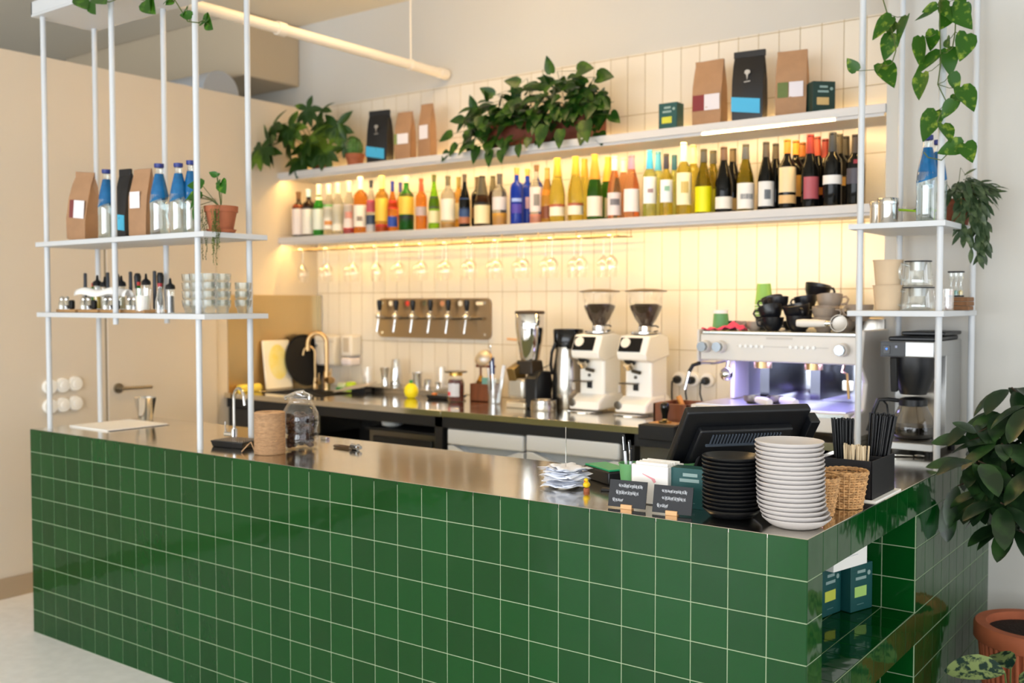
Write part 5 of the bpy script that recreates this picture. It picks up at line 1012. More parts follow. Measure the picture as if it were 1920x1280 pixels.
# ------------------------------------------------------------------ coffee grinders
beans = mat('coffee_beans', '3b2014', .45, bump=1, bscale=160, var=.55, vscale=150)
def grinder(x, y, label):
    t = thing('coffee_grinder', label, 'coffee grinder', (x, y, .92), group='white coffee grinders')
    cr = mat('ivory_enamel', 'fbf8f0', .28)
    # base skirt, column and head as one side profile in (y, z), widened in x
    MX = lambda w0: Matrix.Translation((-w0, 0, 0)) @ Matrix.Rotation(PI/2, 4, 'Z') @ Matrix.Rotation(PI/2, 4, 'X')
    B().prism([(-.135, .012), (.125, .012), (.125, .06), (.10, .085), (-.06, .085), (-.125, .052)], .17, MX(.085)).build('base', cr, t, bevel=.012, segs=3)
    B().prism([(-.055, .07), (.11, .07), (.105, .29), (-.055, .29)], .145, MX(.0725)).build('column', cr, t, bevel=.014, segs=3)
    hd = B().prism([(-.115, .262), (-.06, .248), (.115, .275), (.10, .37), (.02, .385), (-.085, .375), (-.125, .292)], .16, MX(.08)).build('head', cr, t, bevel=.008, segs=3)
    # sloping display on the head's front
    q = Matrix.Translation((-.012, -.1085, .333)) @ Matrix.Rotation(-.45, 4, 'X')
    placed(B().box((0, 0, 0), (.118, .006, .072)), 'display', blackg, t, q, bevel=.002)
    q2 = q @ Matrix.Rotation(PI/2, 4, 'X')
    placed(B().cyl((-.026, .008, 0.003), (-.026, .008, .006), .025, n=28), 'dial', cream, t, q2)
    B().cyl((-.03, -.105, .245), (-.03, -.085, .225), .022, .024, n=20).build('spout', mat('spout_metal', 'c8bfae', .25, 1), t); B().cyl((-.03, -.09, .268), (-.03, -.075, .24), .026, n=20).build('spout_neck', blackp, t)
    B().cyl((-.03, -.055, .205), (.02, -.075, .20), .009, n=12).build('holder_arm', darksteel, t)
    B().cyl((-.012, -.056, .176), (-.012, -.061, .176), .008, n=12).build('button', darksteel, t)
    B().box((-.03, -.09, .148), (.085, .05, .006)).build('fork', darksteel, t, bevel=.002); B().box((-.01, -.058, .13), (.026, .008, .035)).build('catch', blackp, t)
    B().cyl((-.07, -.11, .14), (-.07, -.11, .105), .008, n=10).build('fork_tip', cm('b9b4aa'), t)
    B().lathe([(.018, .0), (.020, .006), (.012, .008), (0, .006)], 20, m=Matrix.Translation((-.065, -.128, .045)) @ Matrix.Rotation(PI/2, 4, 'X')).build('emblem', darksteel, t)
    B().lathe([(0, 0), (.085, 0), (.088, .003), (.08, .006), (0, .006)], 36).build('catch_tray', chrome, t, loc=(-.01, -.10, .0))
    B().lathe([(0, .385), (.072, .385), (.072, .392), (.05, .395), (.036, .397), (.036, .418), (.038, .42), (0, .42)], 32).build('hopper_ring', chrome, t, loc=(.01, .0, 0))
    B().tube([(.04, -.01, .42), (.075, -.02, .422), (.09, -.022, .416)], .0035, 6).tube([(.06, -.01, .395), (.085, -.02, .398)], .003, 6).build('hopper_lever', blackp, t)
    B().lathe([(.034, .418), (.036, .43), (.052, .45), (.075, .50), (.086, .55), (.088, .585)], 36).build('hopper', glass, t, loc=(.01, 0, 0), smooth=60)
    B().lathe([(0, .42), (.033, .42), (.035, .432), (.050, .452), (.073, .50), (.078, .516), (.05, .526), (0, .522)], 36).build('bean_fill', beans, t, loc=(.01, 0, 0), smooth=60)
    B().lathe([(0, .584), (.098, .584), (.101, .587), (.098, .59), (.05, .598), (0, .60)], 36).build('hopper_lid', mat('smoky_brown_lid', '5a4a34', .3), t, loc=(.01, 0, 0), smooth=40)
grinder(-1.815, 1.99, 'white coffee grinder with bean hopper next to the juice machine')
grinder(-1.555, 1.99, 'white coffee grinder with bean hopper nearer the espresso machine')
# sockets with plugs on the back wall
for k, x in enumerate((-1.491, -1.415, -1.338)):
    t = thing('wall_socket', 'round white wall socket right of the grinders, %s of three' % ('left one', 'middle one', 'right one')[k], 'socket', (x, YB-.0075, 1.075), group='sockets right of the grinders')
    MY = Matrix.Rotation(PI/2, 4, 'X')
    B().lathe([(0, 0), (.036, 0), (.037, .01), (.032, .018), (0, .016)], 32, m=MY).build('plate', sw, t, smooth=45)
    t = thing('power_plug', 'black plug with cable in the %s round wall socket' % ('left', 'middle', 'right')[k], 'plug', (x, YB-.03, 1.072), group='plugs right of the grinders')
    B().lathe([(0, 0), (.019, 0), (.02, .02), (.012, .035), (0, .036)], 20, m=MY).build('plug', blackp, t, smooth=45); B().tube([(0, -.03, 0), (-.012, -.04, -.01), (-.014, -.04, -.06), (.01*k-.01, -.04, -.14)], .0045, 8).build('cable', blackp, t)
t = thing('knock_box', 'brown wooden knock box between the grinder and the espresso machine', 'box', (-1.215, 1.72, .92), rz=0)
b = B().bb(-.085, .085, -.1, .1, 0, .01)
for a in ((-.085, .085, -.1, -.088), (-.085, .085, .088, .1), (-.085, -.073, -.1, .1), (.073, .085, -.1, .1)): b.bb(*a, 0, .095)
b.build('box', wooddk, t, bevel=.002)
tag(B().cyl((0, 0, 0), (-.05, .0, .10), .010, .012, n=12).build('brush_handle', mat('orange_wood', 'd8923a', .5), loc=(-1.21, 1.78, .935)), 'light wooden brush handle sticking out of the knock box', 'brush')
t = thing('tamping_mat', 'black rubber tamping mat on the front edge of the back worktop', 'mat', (-1.20, 1.545, .92))
B().box((0, 0, .009), (.17, .12, .018)).build('mat', blackm, t, bevel=.003); B().bb(-.085, .085, -.085, -.048, -.045, .018).build('front_lip', blackm, t, bevel=.004); B().box((0, .01, .0195), (.13, .08, .003)).build('wooden_inlay', woodm, t)
t = thing('tamper', 'coffee tamper with black handle and brass coloured base on the tamping mat', 'tamper', (-1.20, 1.54, .9415))
B().lathe([(0, 0), (.028, 0), (.029, .008), (.012, .014), (.010, .02), (0, .02)], 28).build('base', mat('gold_base', 'd8b878', .2, 1), t, smooth=40); B().lathe([(0, .018), (.012, .018), (.013, .035), (.019, .06), (.020, .078), (.012, .088), (0, .09)], 24).build('handle', blackg, t, smooth=50); B().cyl((0, 0, .088), (0, 0, .12), .0012, n=6).build('pin', chrome, t)
# ------------------------------------------------------------------ espresso machine
t = thing('espresso_machine', 'large white two group espresso machine with violet work light', 'espresso machine', (0, 0, .92))
EX0, EX1, EY0, EY1 = -1.067, -.415, 1.60, 2.15
wm = mat('white_machine', 'd6d0c8', .3)
B().bb(EX0, EX1+.005, EY0, EY1, 1.212-.92, 1.322-.92).build('upper_body', wm, t, bevel=.006)
B().bb(EX0+.01, EX1, EY0-.002, EY1, 1.3225-.92, 1.334-.92).build('cup_tray', mat('cup_tray_steel', 'a9adab', .25, 1), t, bevel=.002)
B().bb(EX0-.012, EX0-.001, EY0-.01, EY1, 1.205-.92, 1.34-.92).build('left_fin', wm, t, bevel=.004)
B().prism([(EY0-.08, .02), (EY1, .02), (EY1, .425), (EY0+.02, .425), (EY0-.01, .29), (EY0+.06, .22), (EY0+.03, .12), (EY0-.08, .10)], .022, Matrix.Translation((EX1+.006, 0, 0)) @ Matrix.Rotation(PI/2, 4, 'Z') @ Matrix.Rotation(PI/2, 4, 'X')).build('right_side_panel', wm, t, bevel=.006)
B().bb(EX0+.055, EX0+.075, 1.78, EY1, .12, .295).build('left_pillar', wm, t, bevel=.003)
vb = B()
for k in range(11): vb.bb(EX0+.03, EX0+.054, 1.85, 1.856, .13+k*.0145, .137+k*.0145)
vb.build('side_vents', mat('vent_yellow', 'b9a860', .5), t)
B().bb(EX0+.03, EX0+.055, 1.857, 1.865, .11, .295).build('vent_panel', cm('6a6040'), t)
B().bb(EX0+.07, EX1, 1.93, EY1, .11, .295).build('rear_panel', mat('mirror_panel', 'a9adb8', .1, 1, bump=.05, bscale=6), t)
B().bb(EX0+.0, EX1+.005, EY0-.085, EY1, .035, .112).build('lower_body', wm, t, bevel=.005)
B().bb(EX0+.025, EX1-.015, EY0-.087, EY0-.08, .092, .106).build('tray_edge', mat('tray_edge_steel', '9a9c98', .25, 1), t)
B().bb(EX0+.02, EX1-.01, EY0-.075, 1.92, .1125, .1165).build('drip_grate', mat('grate_steel', 'c9c8d2', .3, .8), t)
for sx in (EX0+.06, EX1-.06):
    for yy in (EY0+.0, EY1-.06): B().cyl((sx, yy, 0), (sx, yy, .036), .02, n=16).build('foot', blackm, t)
def knob(x, z, r=.026):
    k_ = B().cyl((x, EY0, z), (x, EY0-.032, z), r, r*.96, n=28).build('steam_knob', wm, t, bevel=.002); B().cyl((x, EY0-.032, z), (x, EY0-.052, z), r*.72, r*.8, n=8).build('knob_cap', mat('knob_chrome', '7f868c', .18, 1), k_)
knob(-1.038, .350); knob(-.970, .350); knob(-.462, .350)
for x0 in (-.885, -.672):
    for i in range(5): B().cyl((x0+i*.0235, EY0, .355), (x0+i*.0235, EY0-.006, .355), .007, n=14).build('brew_button', mat('button_white', 'e8e8e6', .3), t)
B().bb(-.90, -.52, EY0-.0012, EY0, .3535, .3555).build('trim_line', cm('b8b2aa'), t)
B().bb(-.775, -.665, EY0-.001, EY0, .384, .393).build('faint_lettering', cm('c4bdb6'), t)
for x in (-.83, -.615):
    g_ = B().cyl((x, 1.70, .30), (x, 1.70, .262), .036, n=28).build('group_head', brass, t)
    B().bb(x-.02, x+.02, 1.72, 1.93, .14, .30).build('group_column', mat('dark_mirror', '5a5c6a', .15, 1), g_)
B().tube([(EX0+.09, 1.68, .29), (EX0+.09, 1.66, .25)], .005, 8).sphere((EX0+.092, 1.66, .232), .028, 16).build('hot_water_knob', chrome, t, smooth=60)
B().tube([(-1.0, 1.72, .285), (-1.03, 1.66, .275), (-1.075, 1.62, .278)], .005, 8).build('steam_pipe', chrome, t)
B().tube([(-1.075, 1.62, .278), (-1.10, 1.60, .268), (-1.112, 1.59, .24)], .0085, 8).build('steam_sleeve', blackp, t); B().tube([(-1.112, 1.59, .24), (-1.125, 1.575, .165)], .006, 8, r1=.004).build('steam_tip', chrome, t)
B().tube([(-.49, 1.70, .29), (-.485, 1.66, .26), (-.46, 1.64, .255), (-.445, 1.62, .16)], .0055, 8).build('steam_wand', brass, t)
B().prism(rrect(.022, .020, .006), .004, Matrix.Translation((-.475, 1.70, .205)) @ Matrix.Rotation(PI/2, 4, 'X')).build('gauge', chrome, t)
mg = mat('handle_white', 'e4ded6', .35)
def portafilter(x, y, z, rz, label, rx=0):
    p = thing('portafilter', label, 'portafilter', (x, y, z), rot=(rx, 0, rz), group='portafilters at the espresso machine')
    B().lathe([(0, 0), (.020, 0), (.030, .008), (.033, .012), (.034, .03), (.031, .03), (.03, .012), (0, .008)], 28).build('basket', mat('basket_steel', '9a948c', .35, 1), p, smooth=45)
    B().cyl((.03, 0, .018), (.06, 0, .018), .009, .011, n=14).build('neck', chrome, p); B().lathe([(0, 0), (.013, 0), (.0155, .04), (.0165, .09), (.014, .115), (0, .118)], 20, c=(.055, 0, .018), m=Matrix.Rotation(PI/2, 4, 'Y')).build('handle', mg, p, smooth=50)
portafilter(-.86, 1.66, 1.0375, -.75, 'white handled portafilter lying on the grate, left one')
portafilter(-.775, 1.70, 1.0375, -.70, 'white handled portafilter lying on the grate, right one')
portafilter(-.495, 1.665, 1.368, PI, 'white handled portafilter on top of the espresso machine, basket facing forward', rx=-1.45)
# ------------------------------------------------------------------ cups on the espresso machine
def cup(kind):
    m = mat('cup_black_glaze', '14151a', .28) if kind == 'black' else mat('cup_grey_glaze', '9a8c7e', .4)
    t = thing('coffee_cup', '', 'cup', (0, 0, 0))
    pr = [(0, 0), (.56, 0), (.60, .04), (.58, .07), (.78, .25), (.93, .55), (1, 1), (.965, 1.01), (.90, .58), (.72, .28), (.5, .14), (0, .12)]
    B().lathe([(r*.046, z*.056) for r, z in pr], 32).build('bowl', m, t, smooth=50)
    B().lathe([(0, .0075), (.024, .0085), (.034, .017), (.0425, .034), (.0448, .0555)], 32).build('lining', mat('cup_cream_lining' if kind == 'black' else 'cup_pale_lining', 'd8ccb8' if kind == 'black' else 'b8a898', .3), t, smooth=50)
    B().tube([(.042, 0, .046), (.058, 0, .047), (.066, 0, .036), (.060, 0, .022), (.040, 0, .018)], .0042, 8).build('handle', m, t, smooth=60)
    return t
protos = {'black': cup('black'), 'grey': cup('grey')}; used = set()
handle_px = [2.9, .3, .2, 2.8, 3.1, 3.0, 2.9, -1.2, -.2, 2.8, -.3, 3.0, 3.1, -.2, .5, 3.2, 3.0, .4, 3.0, .2, 1.0]
tilts = [0, 0, 0, 0, 0, 0, .32, .16, .10, .1, .12, .3, .15, -.15, .22, 0, 0, .3, .1, 0, 0]
where = ['black cup, bottom row, far left of the cup pile', 'black cup, bottom row, middle of the cup pile', 'grey cup, bottom row, right part of the cup pile', 'small grey cup beside the pink cloth, right one', 'small grey cup beside the pink cloth, left one', 'small black cup just behind the pink cloth',
  'black cup tipped open towards the window, second row at the left', 'black cup in the second row, centre of the pile', 'grey cup in the second row, above the bottom grey cup', 'black cup leaning in the third row at the left', 'grey cup in the third row with handle to the right', 'black cup at the upper left of the pile', 'black cup at the upper middle of the pile', 'grey cup at the upper right of the pile', 'black cup topmost at the back of the pile', 'wide grey cup at the right end beside the hanging rack', 'low grey cup beside the portafilter on the machine', 'grey cup lying at the back right of the pile', 'small black cup at the back left of the pile', 'small black cup behind the grey ones', 'black cup hidden in the middle of the pile']
for i, (k, x, y, z, w, h) in enumerate(CUPS):
    s = max(.062, min(w, .110))/.092
    zz = 1.3345 + .043*max(0, round((z-1.3345)/.043))
    if k in used: t = dup(protos[k], (x, y+.02, zz))
    else: t = protos[k]; t.location = (x, y+.02, zz); used.add(k)
    if i in (17, 18): t.location.z = 1.3345
    t['label'] = where[i]; t['category'] = 'cup'; t['group'] = 'cups piled on the espresso machine'
    t.scale = (s, s, s*(1.0)); t.rotation_euler = (tilts[i], tilts[i]*.4, handle_px[i]+(.9 if handle_px[i] > 2 else .3))
for k, (x, y, z, n_, lab) in enumerate(((-1.058, 1.78, 1.3345, 1, 'single green paper cup turned over at the left end of the machine'),)):
    t = thing('paper_cup', lab, 'cup', (x, y, z), group='green paper cups on the machine')
    B().lathe([(.039, 0), (.040, .003), (.036, .008), (.031, .070), (.028, .070), (.026, .065), (0, .065)], 28).build('cup_body', mat('green_paper', '5f9a62', .5), t, smooth=50); B().lathe([(.0315, .0705), (.033, .0705), (.0335, .085), (0, .085)], 28).build('white_band', paper, t)
for k in range(5):
    t = thing('paper_cup', 'green paper cup in the upside down stack behind the black cups, %s' % ('lowest one', 'second from the bottom', 'third from the bottom', 'second from the top', 'topmost')[k], 'cup', (-.925, 1.93, 1.3345+.055+k*.0125), group='green paper cups on the machine')
    B().lathe([(.039, 0), (.041, .002), (.039, .005), (.029, .095), (.027, .095), (.026, .09), (.036, .006)], 28).build('cup_body', mat('green_paper_light', '8fbf5e', .5), t, smooth=50); B().lathe([(.0395, -.0005), (.0425, .001), (.0425, .0035), (.039, .0045)], 28).build('rim', paper, t)
    if k == 4: B().lathe([(0, .093), (.026, .093), (.0255, .098), (0, .098)], 24).build('base', paper, t)
tag(B().lathe([(0, 0), (.032, 0), (.036, .055), (0, .055)], 24).build('cup_lid_stack', blackp, loc=(-.925, 1.93, 1.3345)), 'short black stack of lids under the light green paper cups', 'lids')
b = B(); nx, ny = 14, 8; g = []; r3 = random.Random(9)
for i in range(nx+1): g.append([b.bm.verts.new((-.09+.18*i/nx+r3.uniform(-.004, .004), (-.04+.08*j/ny), max(.002, .004+.028*math.exp(-((i-nx*.72)/3.2)**2)*(1-abs(j-4)/6)+.006*math.sin(i*1.7+j*.9)+.004*math.sin(j*2.1)))) for j in range(ny+1)])
for i in range(nx):
    for j in range(ny): b.bm.faces.new((g[i][j], g[i+1][j], g[i+1][j+1], g[i][j+1]))
o = b.build('cleaning_cloth', mat('pink_cloth', 'e0486a', .9, bump=.3, bscale=200), loc=(-.985, 1.665, 1.336), smooth=60); md = o.modifiers.new('th', 'SOLIDIFY'); md.thickness = .002
tag(o, 'crumpled pink cleaning cloth on the front left of the espresso machine', 'cloth')
t = thing('steel_container', 'rectangular steel tray standing at the right end on the machine', 'tray', (-.452, 1.98, 1.3345))
b = B().bb(-.05, .05, -.06, .06, 0, .003)
for a in ((-.05, .05, -.06, -.057), (-.05, .05, .057, .06), (-.05, -.047, -.06, .06), (.047, .05, -.06, .06)): b.bb(*a, 0, .05)
b.build('tray', steel, t, bevel=.001)
# ------------------------------------------------------------------ left rack, lower shelf
ZS = 1.4115
def spoutbottle(x, y, label, fill, h=.12, r=.014):
    t = thing('oil_bottle', label, 'bottle', (x, y, ZS+.0135), group='spouted bottles on the left rack')
    B().lathe([(0, 0), (r, 0), (r, h*.62), (r*.92, h*.68), (r*.9, h*.72)], 20).build('glass_body', glassd, t, smooth=50)
    B().lathe([(0, .002), (r*.93, .002), (r*.93, h*.5), (0, h*.5)], 20).build('filling', cm(fill), t, smooth=50)
    B().lathe([(r*.95, h*.70), (r*1.25, h*.72), (r*1.1, h*.82), (r*.4, h*.88), (r*.25, h*1.02), (0, h*1.04)], 20).build('spout_cap', blackp, t, smooth=50)
    return t
for k, x in enumerate((-3.375, -3.20, -3.03, -2.86)):
    t = thing('condiment_tray', 'small wooden condiment tray on the left rack, %s from the left' % ORD[k], 'tray', (x, .16, ZS), group='wooden condiment trays')
    B().bb(-.075, .075, -.06, .06, 0, .013).build('tray', woodm, t, bevel=.002)
    for j, (dx, nm, lab, col) in enumerate(((-.05, 'salt_shaker', 'glass salt shaker with white salt', 'f2efe8'), (-.012, 'pepper_shaker', 'glass pepper shaker with dark pepper', '4a3a34'))):
        s = thing(nm, '%s in the %s wooden tray from the left' % (lab, ORD[k]), 'shaker', (x+dx, .115, ZS+.0135), group=nm.replace('_', ' ')+'s on the left rack')
        B().lathe([(0, 0), (.0155, 0), (.0155, .03), (.010, .042)], 18).build('glass_body', glassd, s, smooth=50); B().lathe([(0, .002), (.0145, .002), (.0145, .018), (0, .018)], 18).build('filling', cm(col), s); B().lathe([(.0105, .04), (.011, .05), (.006, .056), (0, .057)], 16).build('metal_top', chrome, s, smooth=50)
    s = thing('toothpick_holder', 'tiny black holder at the front of the %s wooden tray' % ORD[k], 'holder', (x+.028, .115, ZS+.0135), group='black holders on the trays')
    B().box((0, 0, .02), (.026, .02, .04)).build('holder', blackm, s, bevel=.006)
    s = thing('menu_stand', 'narrow black upright card stand at the back of the %s wooden tray' % ORD[k], 'stand', (x+.045, .17, ZS+.0135), group='black card stands on the trays')
    B().box((0, 0, .08), (.016, .012, .158)).build('stand', cm('2b3038'), s, bevel=.005)
    if k < 3:
        s = thing('sauce_bottle', 'small green sauce bottle with red cap behind the %s wooden tray front' % ORD[k], 'bottle', (x+.065, .195, ZS+.0135), group='red capped sauce bottles')
        B().lathe([(0, 0), (.010, 0), (.010, .085), (.006, .1), (0, .1)], 16).build('body', BG['green'], s, smooth=50); B().cyl((0, 0, .1), (0, 0, .115), .007, n=12).build('cap', cm('c02a24'), s)
spoutbottle(-3.285, .20, 'spouted bottle with yellow oil on the left rack', 'e8c81a', .145, .017)
spoutbottle(-3.235, .205, 'spouted bottle with pale filling left of the front middle rod', 'e0d8c0', .138, .016)
spoutbottle(-3.10, .20, 'spouted bottle half hidden by the front middle rod', 'd8c890', .14, .016)
spoutbottle(-2.905, .19, 'spouted bottle with black cap behind the candle glass', 'e8e0c8', .145, .016)
o = spoutbottle(-2.665, .14, 'spouted bottle with pepper at the bottom, standing alone at the right', '3a3430', .135, .016); o.location.z = ZS
for k, (x, lab) in enumerate(((-3.225, 'left one'), (-3.065, 'middle one'), (-2.90, 'right one'))):
    t = thing('pepper_mill', 'black pepper mill at the back of the left rack, %s' % lab, 'mill', (x, .255, ZS), group='black pepper mills')
    B().lathe([(0, 0), (.016, 0), (.014, .05), (.010, .09), (.014, .13), (.015, .155), (.010, .168), (0, .170)], 20).build('mill', blackp, t, smooth=50)
b = B(); g = []
for i in range(15): g.append([b.bm.verts.new((-.19+.38*i/14, -.022*math.cos(PI*j/6), .004+.03*math.sin(PI*j/6)+.006*math.sin(i*.8))) for j in range(7)])
for i in range(14):
    for j in range(6): b.bm.faces.new((g[i][j], g[i+1][j], g[i+1][j+1], g[i][j+1]))
o = b.build('folded_napkin', paper, loc=(-3.085, .105, ZS+.068), smooth=60); md = o.modifiers.new('th', 'SOLIDIFY'); md.thickness = .002
tag(o, 'long folded white napkin draped over the salt and pepper shakers', 'napkin')
tumbler('candle_glass', 'clear tumbler holding a white candle on the left rack', -2.815, .115, ZS, .030, .036, .10, group=None)
tag(B().lathe([(0, .010), (.026, .010), (.028, .07), (0, .07)], 24).build('candle', mat('candle_wax', 'f4f0e8', .5, sss=.3), loc=(-2.815, .115, ZS), smooth=50), 'white candle inside the clear tumbler on the left rack', 'candle')
t = thing('sauce_bottle', 'small clear bottle with red cap right of the candle glass', 'bottle', (-2.735, .14, ZS))
B().lathe([(0, 0), (.019, 0), (.019, .045), (.009, .09), (.008, .108)], 20).build('glass_body', glassd, t, smooth=50); B().cyl((0, 0, .106), (0, 0, .12), .009, n=14).build('cap', cm('a83038'), t)
k2 = 0
for (x, y, n_, nm) in ((-2.52, .13, 4, 'leftmost'), (-2.432, .10, 4, 'second'), (-2.375, .17, 4, 'third'), (-2.352, .09, 4, 'fourth'), (-2.335, .235, 3, 'rightmost')):
    for k in range(n_):
        f = thing('stacked_tumbler', 'ribbed glass tumbler in the %s stack on the left rack, %s from the bottom' % (nm, ORD[k]), 'glass', (x, y, ZS+k*.0335), group='stacked tumblers on the left rack') if k2 == 0 else dup(tum, (x, y, ZS+k*.0335), 0, 'ribbed glass tumbler in the %s stack on the left rack, %s from the bottom' % (nm, ORD[k]))
        if k2 == 0:
            tum = f; B().lathe([(0, .004), (.020, .004), (.0215, .001), (.0235, .018), (.030, .026), (.033, .052), (.0320, .052), (.029, .028)], 28, flute=.06).build('body', glassd, f, smooth=60)
        k2 += 1
tumbler('drinking_glass', 'small clear glass half hidden behind the terracotta pot on the left rack', -2.45, .24, 1.7175, .020, .024, .10)
# ------------------------------------------------------------------ plants
gpothos = leaf_mat('pothos_leaf', '1d4212', '3c5e1a', 18, .22, .35)
gvar = leaf_mat('variegated_leaf', '2f5e16', '93ab3c', 38, .35, .35, (.54, .74))
gfats = leaf_mat('palmate_leaf', '2a4a18', '5a7a22', 7, .3, .4)
gdull = leaf_mat('hoya_leaf', '33482c', '5a6a48', 25, .2, .4)
gbig = leaf_mat('umbrella_plant_leaf', '182e18', '2b4a22', 10, .12, .3)
stemm = mat('green_stem', '4a5a24', .6); stemb = mat('brown_stem', '3a2a1a', .7)
def tpot(x, y, z, r, h, label, m=terra, saucer=False, name='flower_pot', rim=.22):
    t = thing(name, label, 'flower pot', (x, y, z))
    B().lathe([(0, 0), (r*.68, 0), (r*.7, .004), (r*.93, h*(1-rim)), (r*1.0, h*(1-rim)), (r*1.02, h), (r*.92, h), (r*.9, h*.9), (0, h*.9)], 36).build('pot', m, t, smooth=40)
    B().lathe([(0, h*.905), (r*.895, h*.905), (0, h*.93)], 24).build('soil', soil, t)
    if saucer: B().lathe([(0, 0), (r*.8, 0), (r*.92, .012), (r*.88, .012), (r*.78, .003), (0, .003)], 30).build('saucer', m, t)
    return t
def foliage_plant(name, label, loc, leaves, stems, lm, sm_=stemm, cat='plant'):
    t = thing(name, label, cat, loc); L = Vector(loc)
    b = B(); b.openmesh = True
    for (p, d, n, ln, wd, kind, dr) in leaves: b.leaf(Vector(p)-L, d, n, ln, wd, kind, dr)
    b.build('foliage', lm, t, smooth=60)
    if stems:
        b = B()
        for s, r in stems: b.tube([Vector(q)-L for q in s], r, 5)
        b.build('stems', sm_, t, smooth=60)
    return t
r4 = random.Random(21)
def rv(a, b): return r4.uniform(a, b)
# palmate plant at the left end of the wall shelf
tpot(-3.885, 2.07, 2.2575, .065, .12, 'terracotta pot under the palmate plant at the left end of the wall shelf')
tpot(-3.56, 2.05, 2.2575, .058, .082, 'small terracotta pot of the round cactus on the wall shelf', rim=.3)
t = thing('cactus', 'small round ribbed cactus on the upper wall shelf', 'plant', (-3.56, 2.05, 2.333))
B().lathe([(0, 0), (.035, .0), (.048, .03), (.046, .065), (.030, .095), (0, .105)], 32, flute=.12).build('body', mat('cactus_skin', '4f7a34', .6, var=.4, vscale=60), t, smooth=0)
b = B()
for k in range(90):
    a = 2*PI*(k % 16)/16; f = (k//16+.5)/6; rr = (.05*math.sin(PI*(.15+.75*f))+.002); zz = .02+.085*f
    b.cyl((rr*math.cos(a), rr*math.sin(a), zz), (rr*1.25*math.cos(a), rr*1.25*math.sin(a), zz+.004), .0009, .0002, n=4)
tag(b.build('spines', cm('e8dca8'), t), '', '') ; kids(t)[-1].pop('label', None); kids(t)[-1].pop('category', None)
lv = []; st_ = []
heads = [((-4.0, 1.80, 2.52), .13), ((-3.92, 1.86, 2.44), .14), ((-3.80, 1.92, 2.40), .14), ((-3.74, 1.95, 2.60), .10), ((-3.86, 1.95, 2.62), .10), ((-3.66, 2.0, 2.50), .12), ((-3.98, 1.76, 2.40), .14), ((-4.02, 1.72, 2.36), .14), ((-3.76, 1.86, 2.42), .13), ((-3.70, 1.93, 2.35), .12), ((-3.90, 1.84, 2.50), .13), ((-3.80, 2.02, 2.54), .11), ((-3.93, 1.95, 2.33), .12), ((-3.60, 2.02, 2.42), .10)]
for hi, (hp, L_) in enumerate(heads):
    ax = Vector((rv(-.4, .4), -.8, rv(-.1, .5))).normalized(); a0 = rv(0, 6)
    u = ax.orthogonal().normalized(); v = ax.cross(u)
    for k in range(7):
        a = a0+2*PI*k/7*.95; d = u*math.cos(a)+v*math.sin(a)+Vector((0, 0, -.35))
        lv.append((hp, d, ax, L_*rv(.9, 1.2), L_*.44, 'lance', .35))
    st_.append(([(-3.885, 2.07, 2.36), ((-3.885+hp[0])/2, (2.07+hp[1])/2, max(hp[2], 2.42)+.04), hp], .0025))
foliage_plant('palmate_plant', 'leafy plant with hand shaped leaves at the left end of the wall shelf', (-3.885, 2.07, 2.36), lv, st_, gfats)
# trough with dense trailing pothos
t = thing('plant_trough', 'long brown planter trough in the middle of the upper wall shelf', 'planter', (-2.19, 2.06, 2.2575))
b = B().bb(-.33, .33, -.07, .07, 0, .01)
for a in ((-.33, .33, -.08, -.07), (-.33, .33, .07, .08), (-.33, -.32, -.08, .08), (.32, .33, -.08, .08)): b.bb(*a, 0, .13)
b.build('trough', mat('brown_trough', '6a3220', .6), t, bevel=.004); B().bb(-.32, .32, -.07, .07, .01, .115).build('soil', soil, t)
lv = []; st_ = []
for k in range(340):
    u = rv(-1, 1); x = -2.20+u*.42
    env = math.sqrt(max(0, 1-abs(u)**3))
    y = rv(1.90, 2.10); zt = 2.40+env*(.16+(.035*u if u > 0 else .03*u)); z = rv(2.28 if y < 1.97 else 2.37, zt)
    p = Vector((x, y, z)); d = Vector((rv(-1, 1), rv(-1.1, -.1), rv(-.7, .5)+(.3 if z > 2.5 else -.3)))
    n_ = Vector((rv(-.3, .3), -.75, .75)); s = rv(.06, .10)
    lv.append((p, d, n_, s, s*.72, 'heart', .5))
for (x, y, z, dx, dz, s) in ((-2.70, 1.93, 2.36, -1, -.3, .09), (-2.66, 1.92, 2.30, -.6, -.8, .08), (-2.60, 1.9, 2.42, -.8, .1, .08), (-2.5, 1.9, 2.27, -.2, -1, .10), (-2.42, 1.9, 2.24, .1, -1, .09), (-2.30, 1.89, 2.27, -.3, -1, .08), (-2.22, 1.88, 2.25, .2, -1, .07), (-2.06, 1.88, 2.33, -.2, -1, .12), (-1.96, 1.88, 2.30, 0, -1, .10), (-1.82, 1.88, 2.33, .3, -1, .12), (-1.78, 1.92, 2.42, .9, -.3, .11), (-1.72, 1.95, 2.36, .7, -.4, .09), (-1.78, 1.92, 2.54, 1, .0, .12), (-1.88, 1.9, 2.58, 1, .1, .12), (-2.06, 1.94, 2.60, -.1, .9, .09), (-2.25, 1.93, 2.57, -.9, .4, .09), (-2.42, 1.93, 2.53, -.7, .6, .09), (-2.56, 1.95, 2.48, -.2, 1, .08), (-2.35, 1.9, 2.24, .3, -1, .08), (-2.73, 1.93, 2.27, -.6, -.8, .07)):
    lv.append(((x, y, z), (dx, -.25, dz), (0, -1, .3), s, s*.68, 'heart', .25)); st_.append(([(x, y, z), ((x-2.2)/2, 1.96, z+.03), (-2.2+(x+2.2)*.6, 2.03, 2.37)], .0016))
foliage_plant('trailing_pothos', 'dense dark green trailing plant filling the long shelf planter', (-2.17, 2.06, 2.37), lv, st_, gpothos)
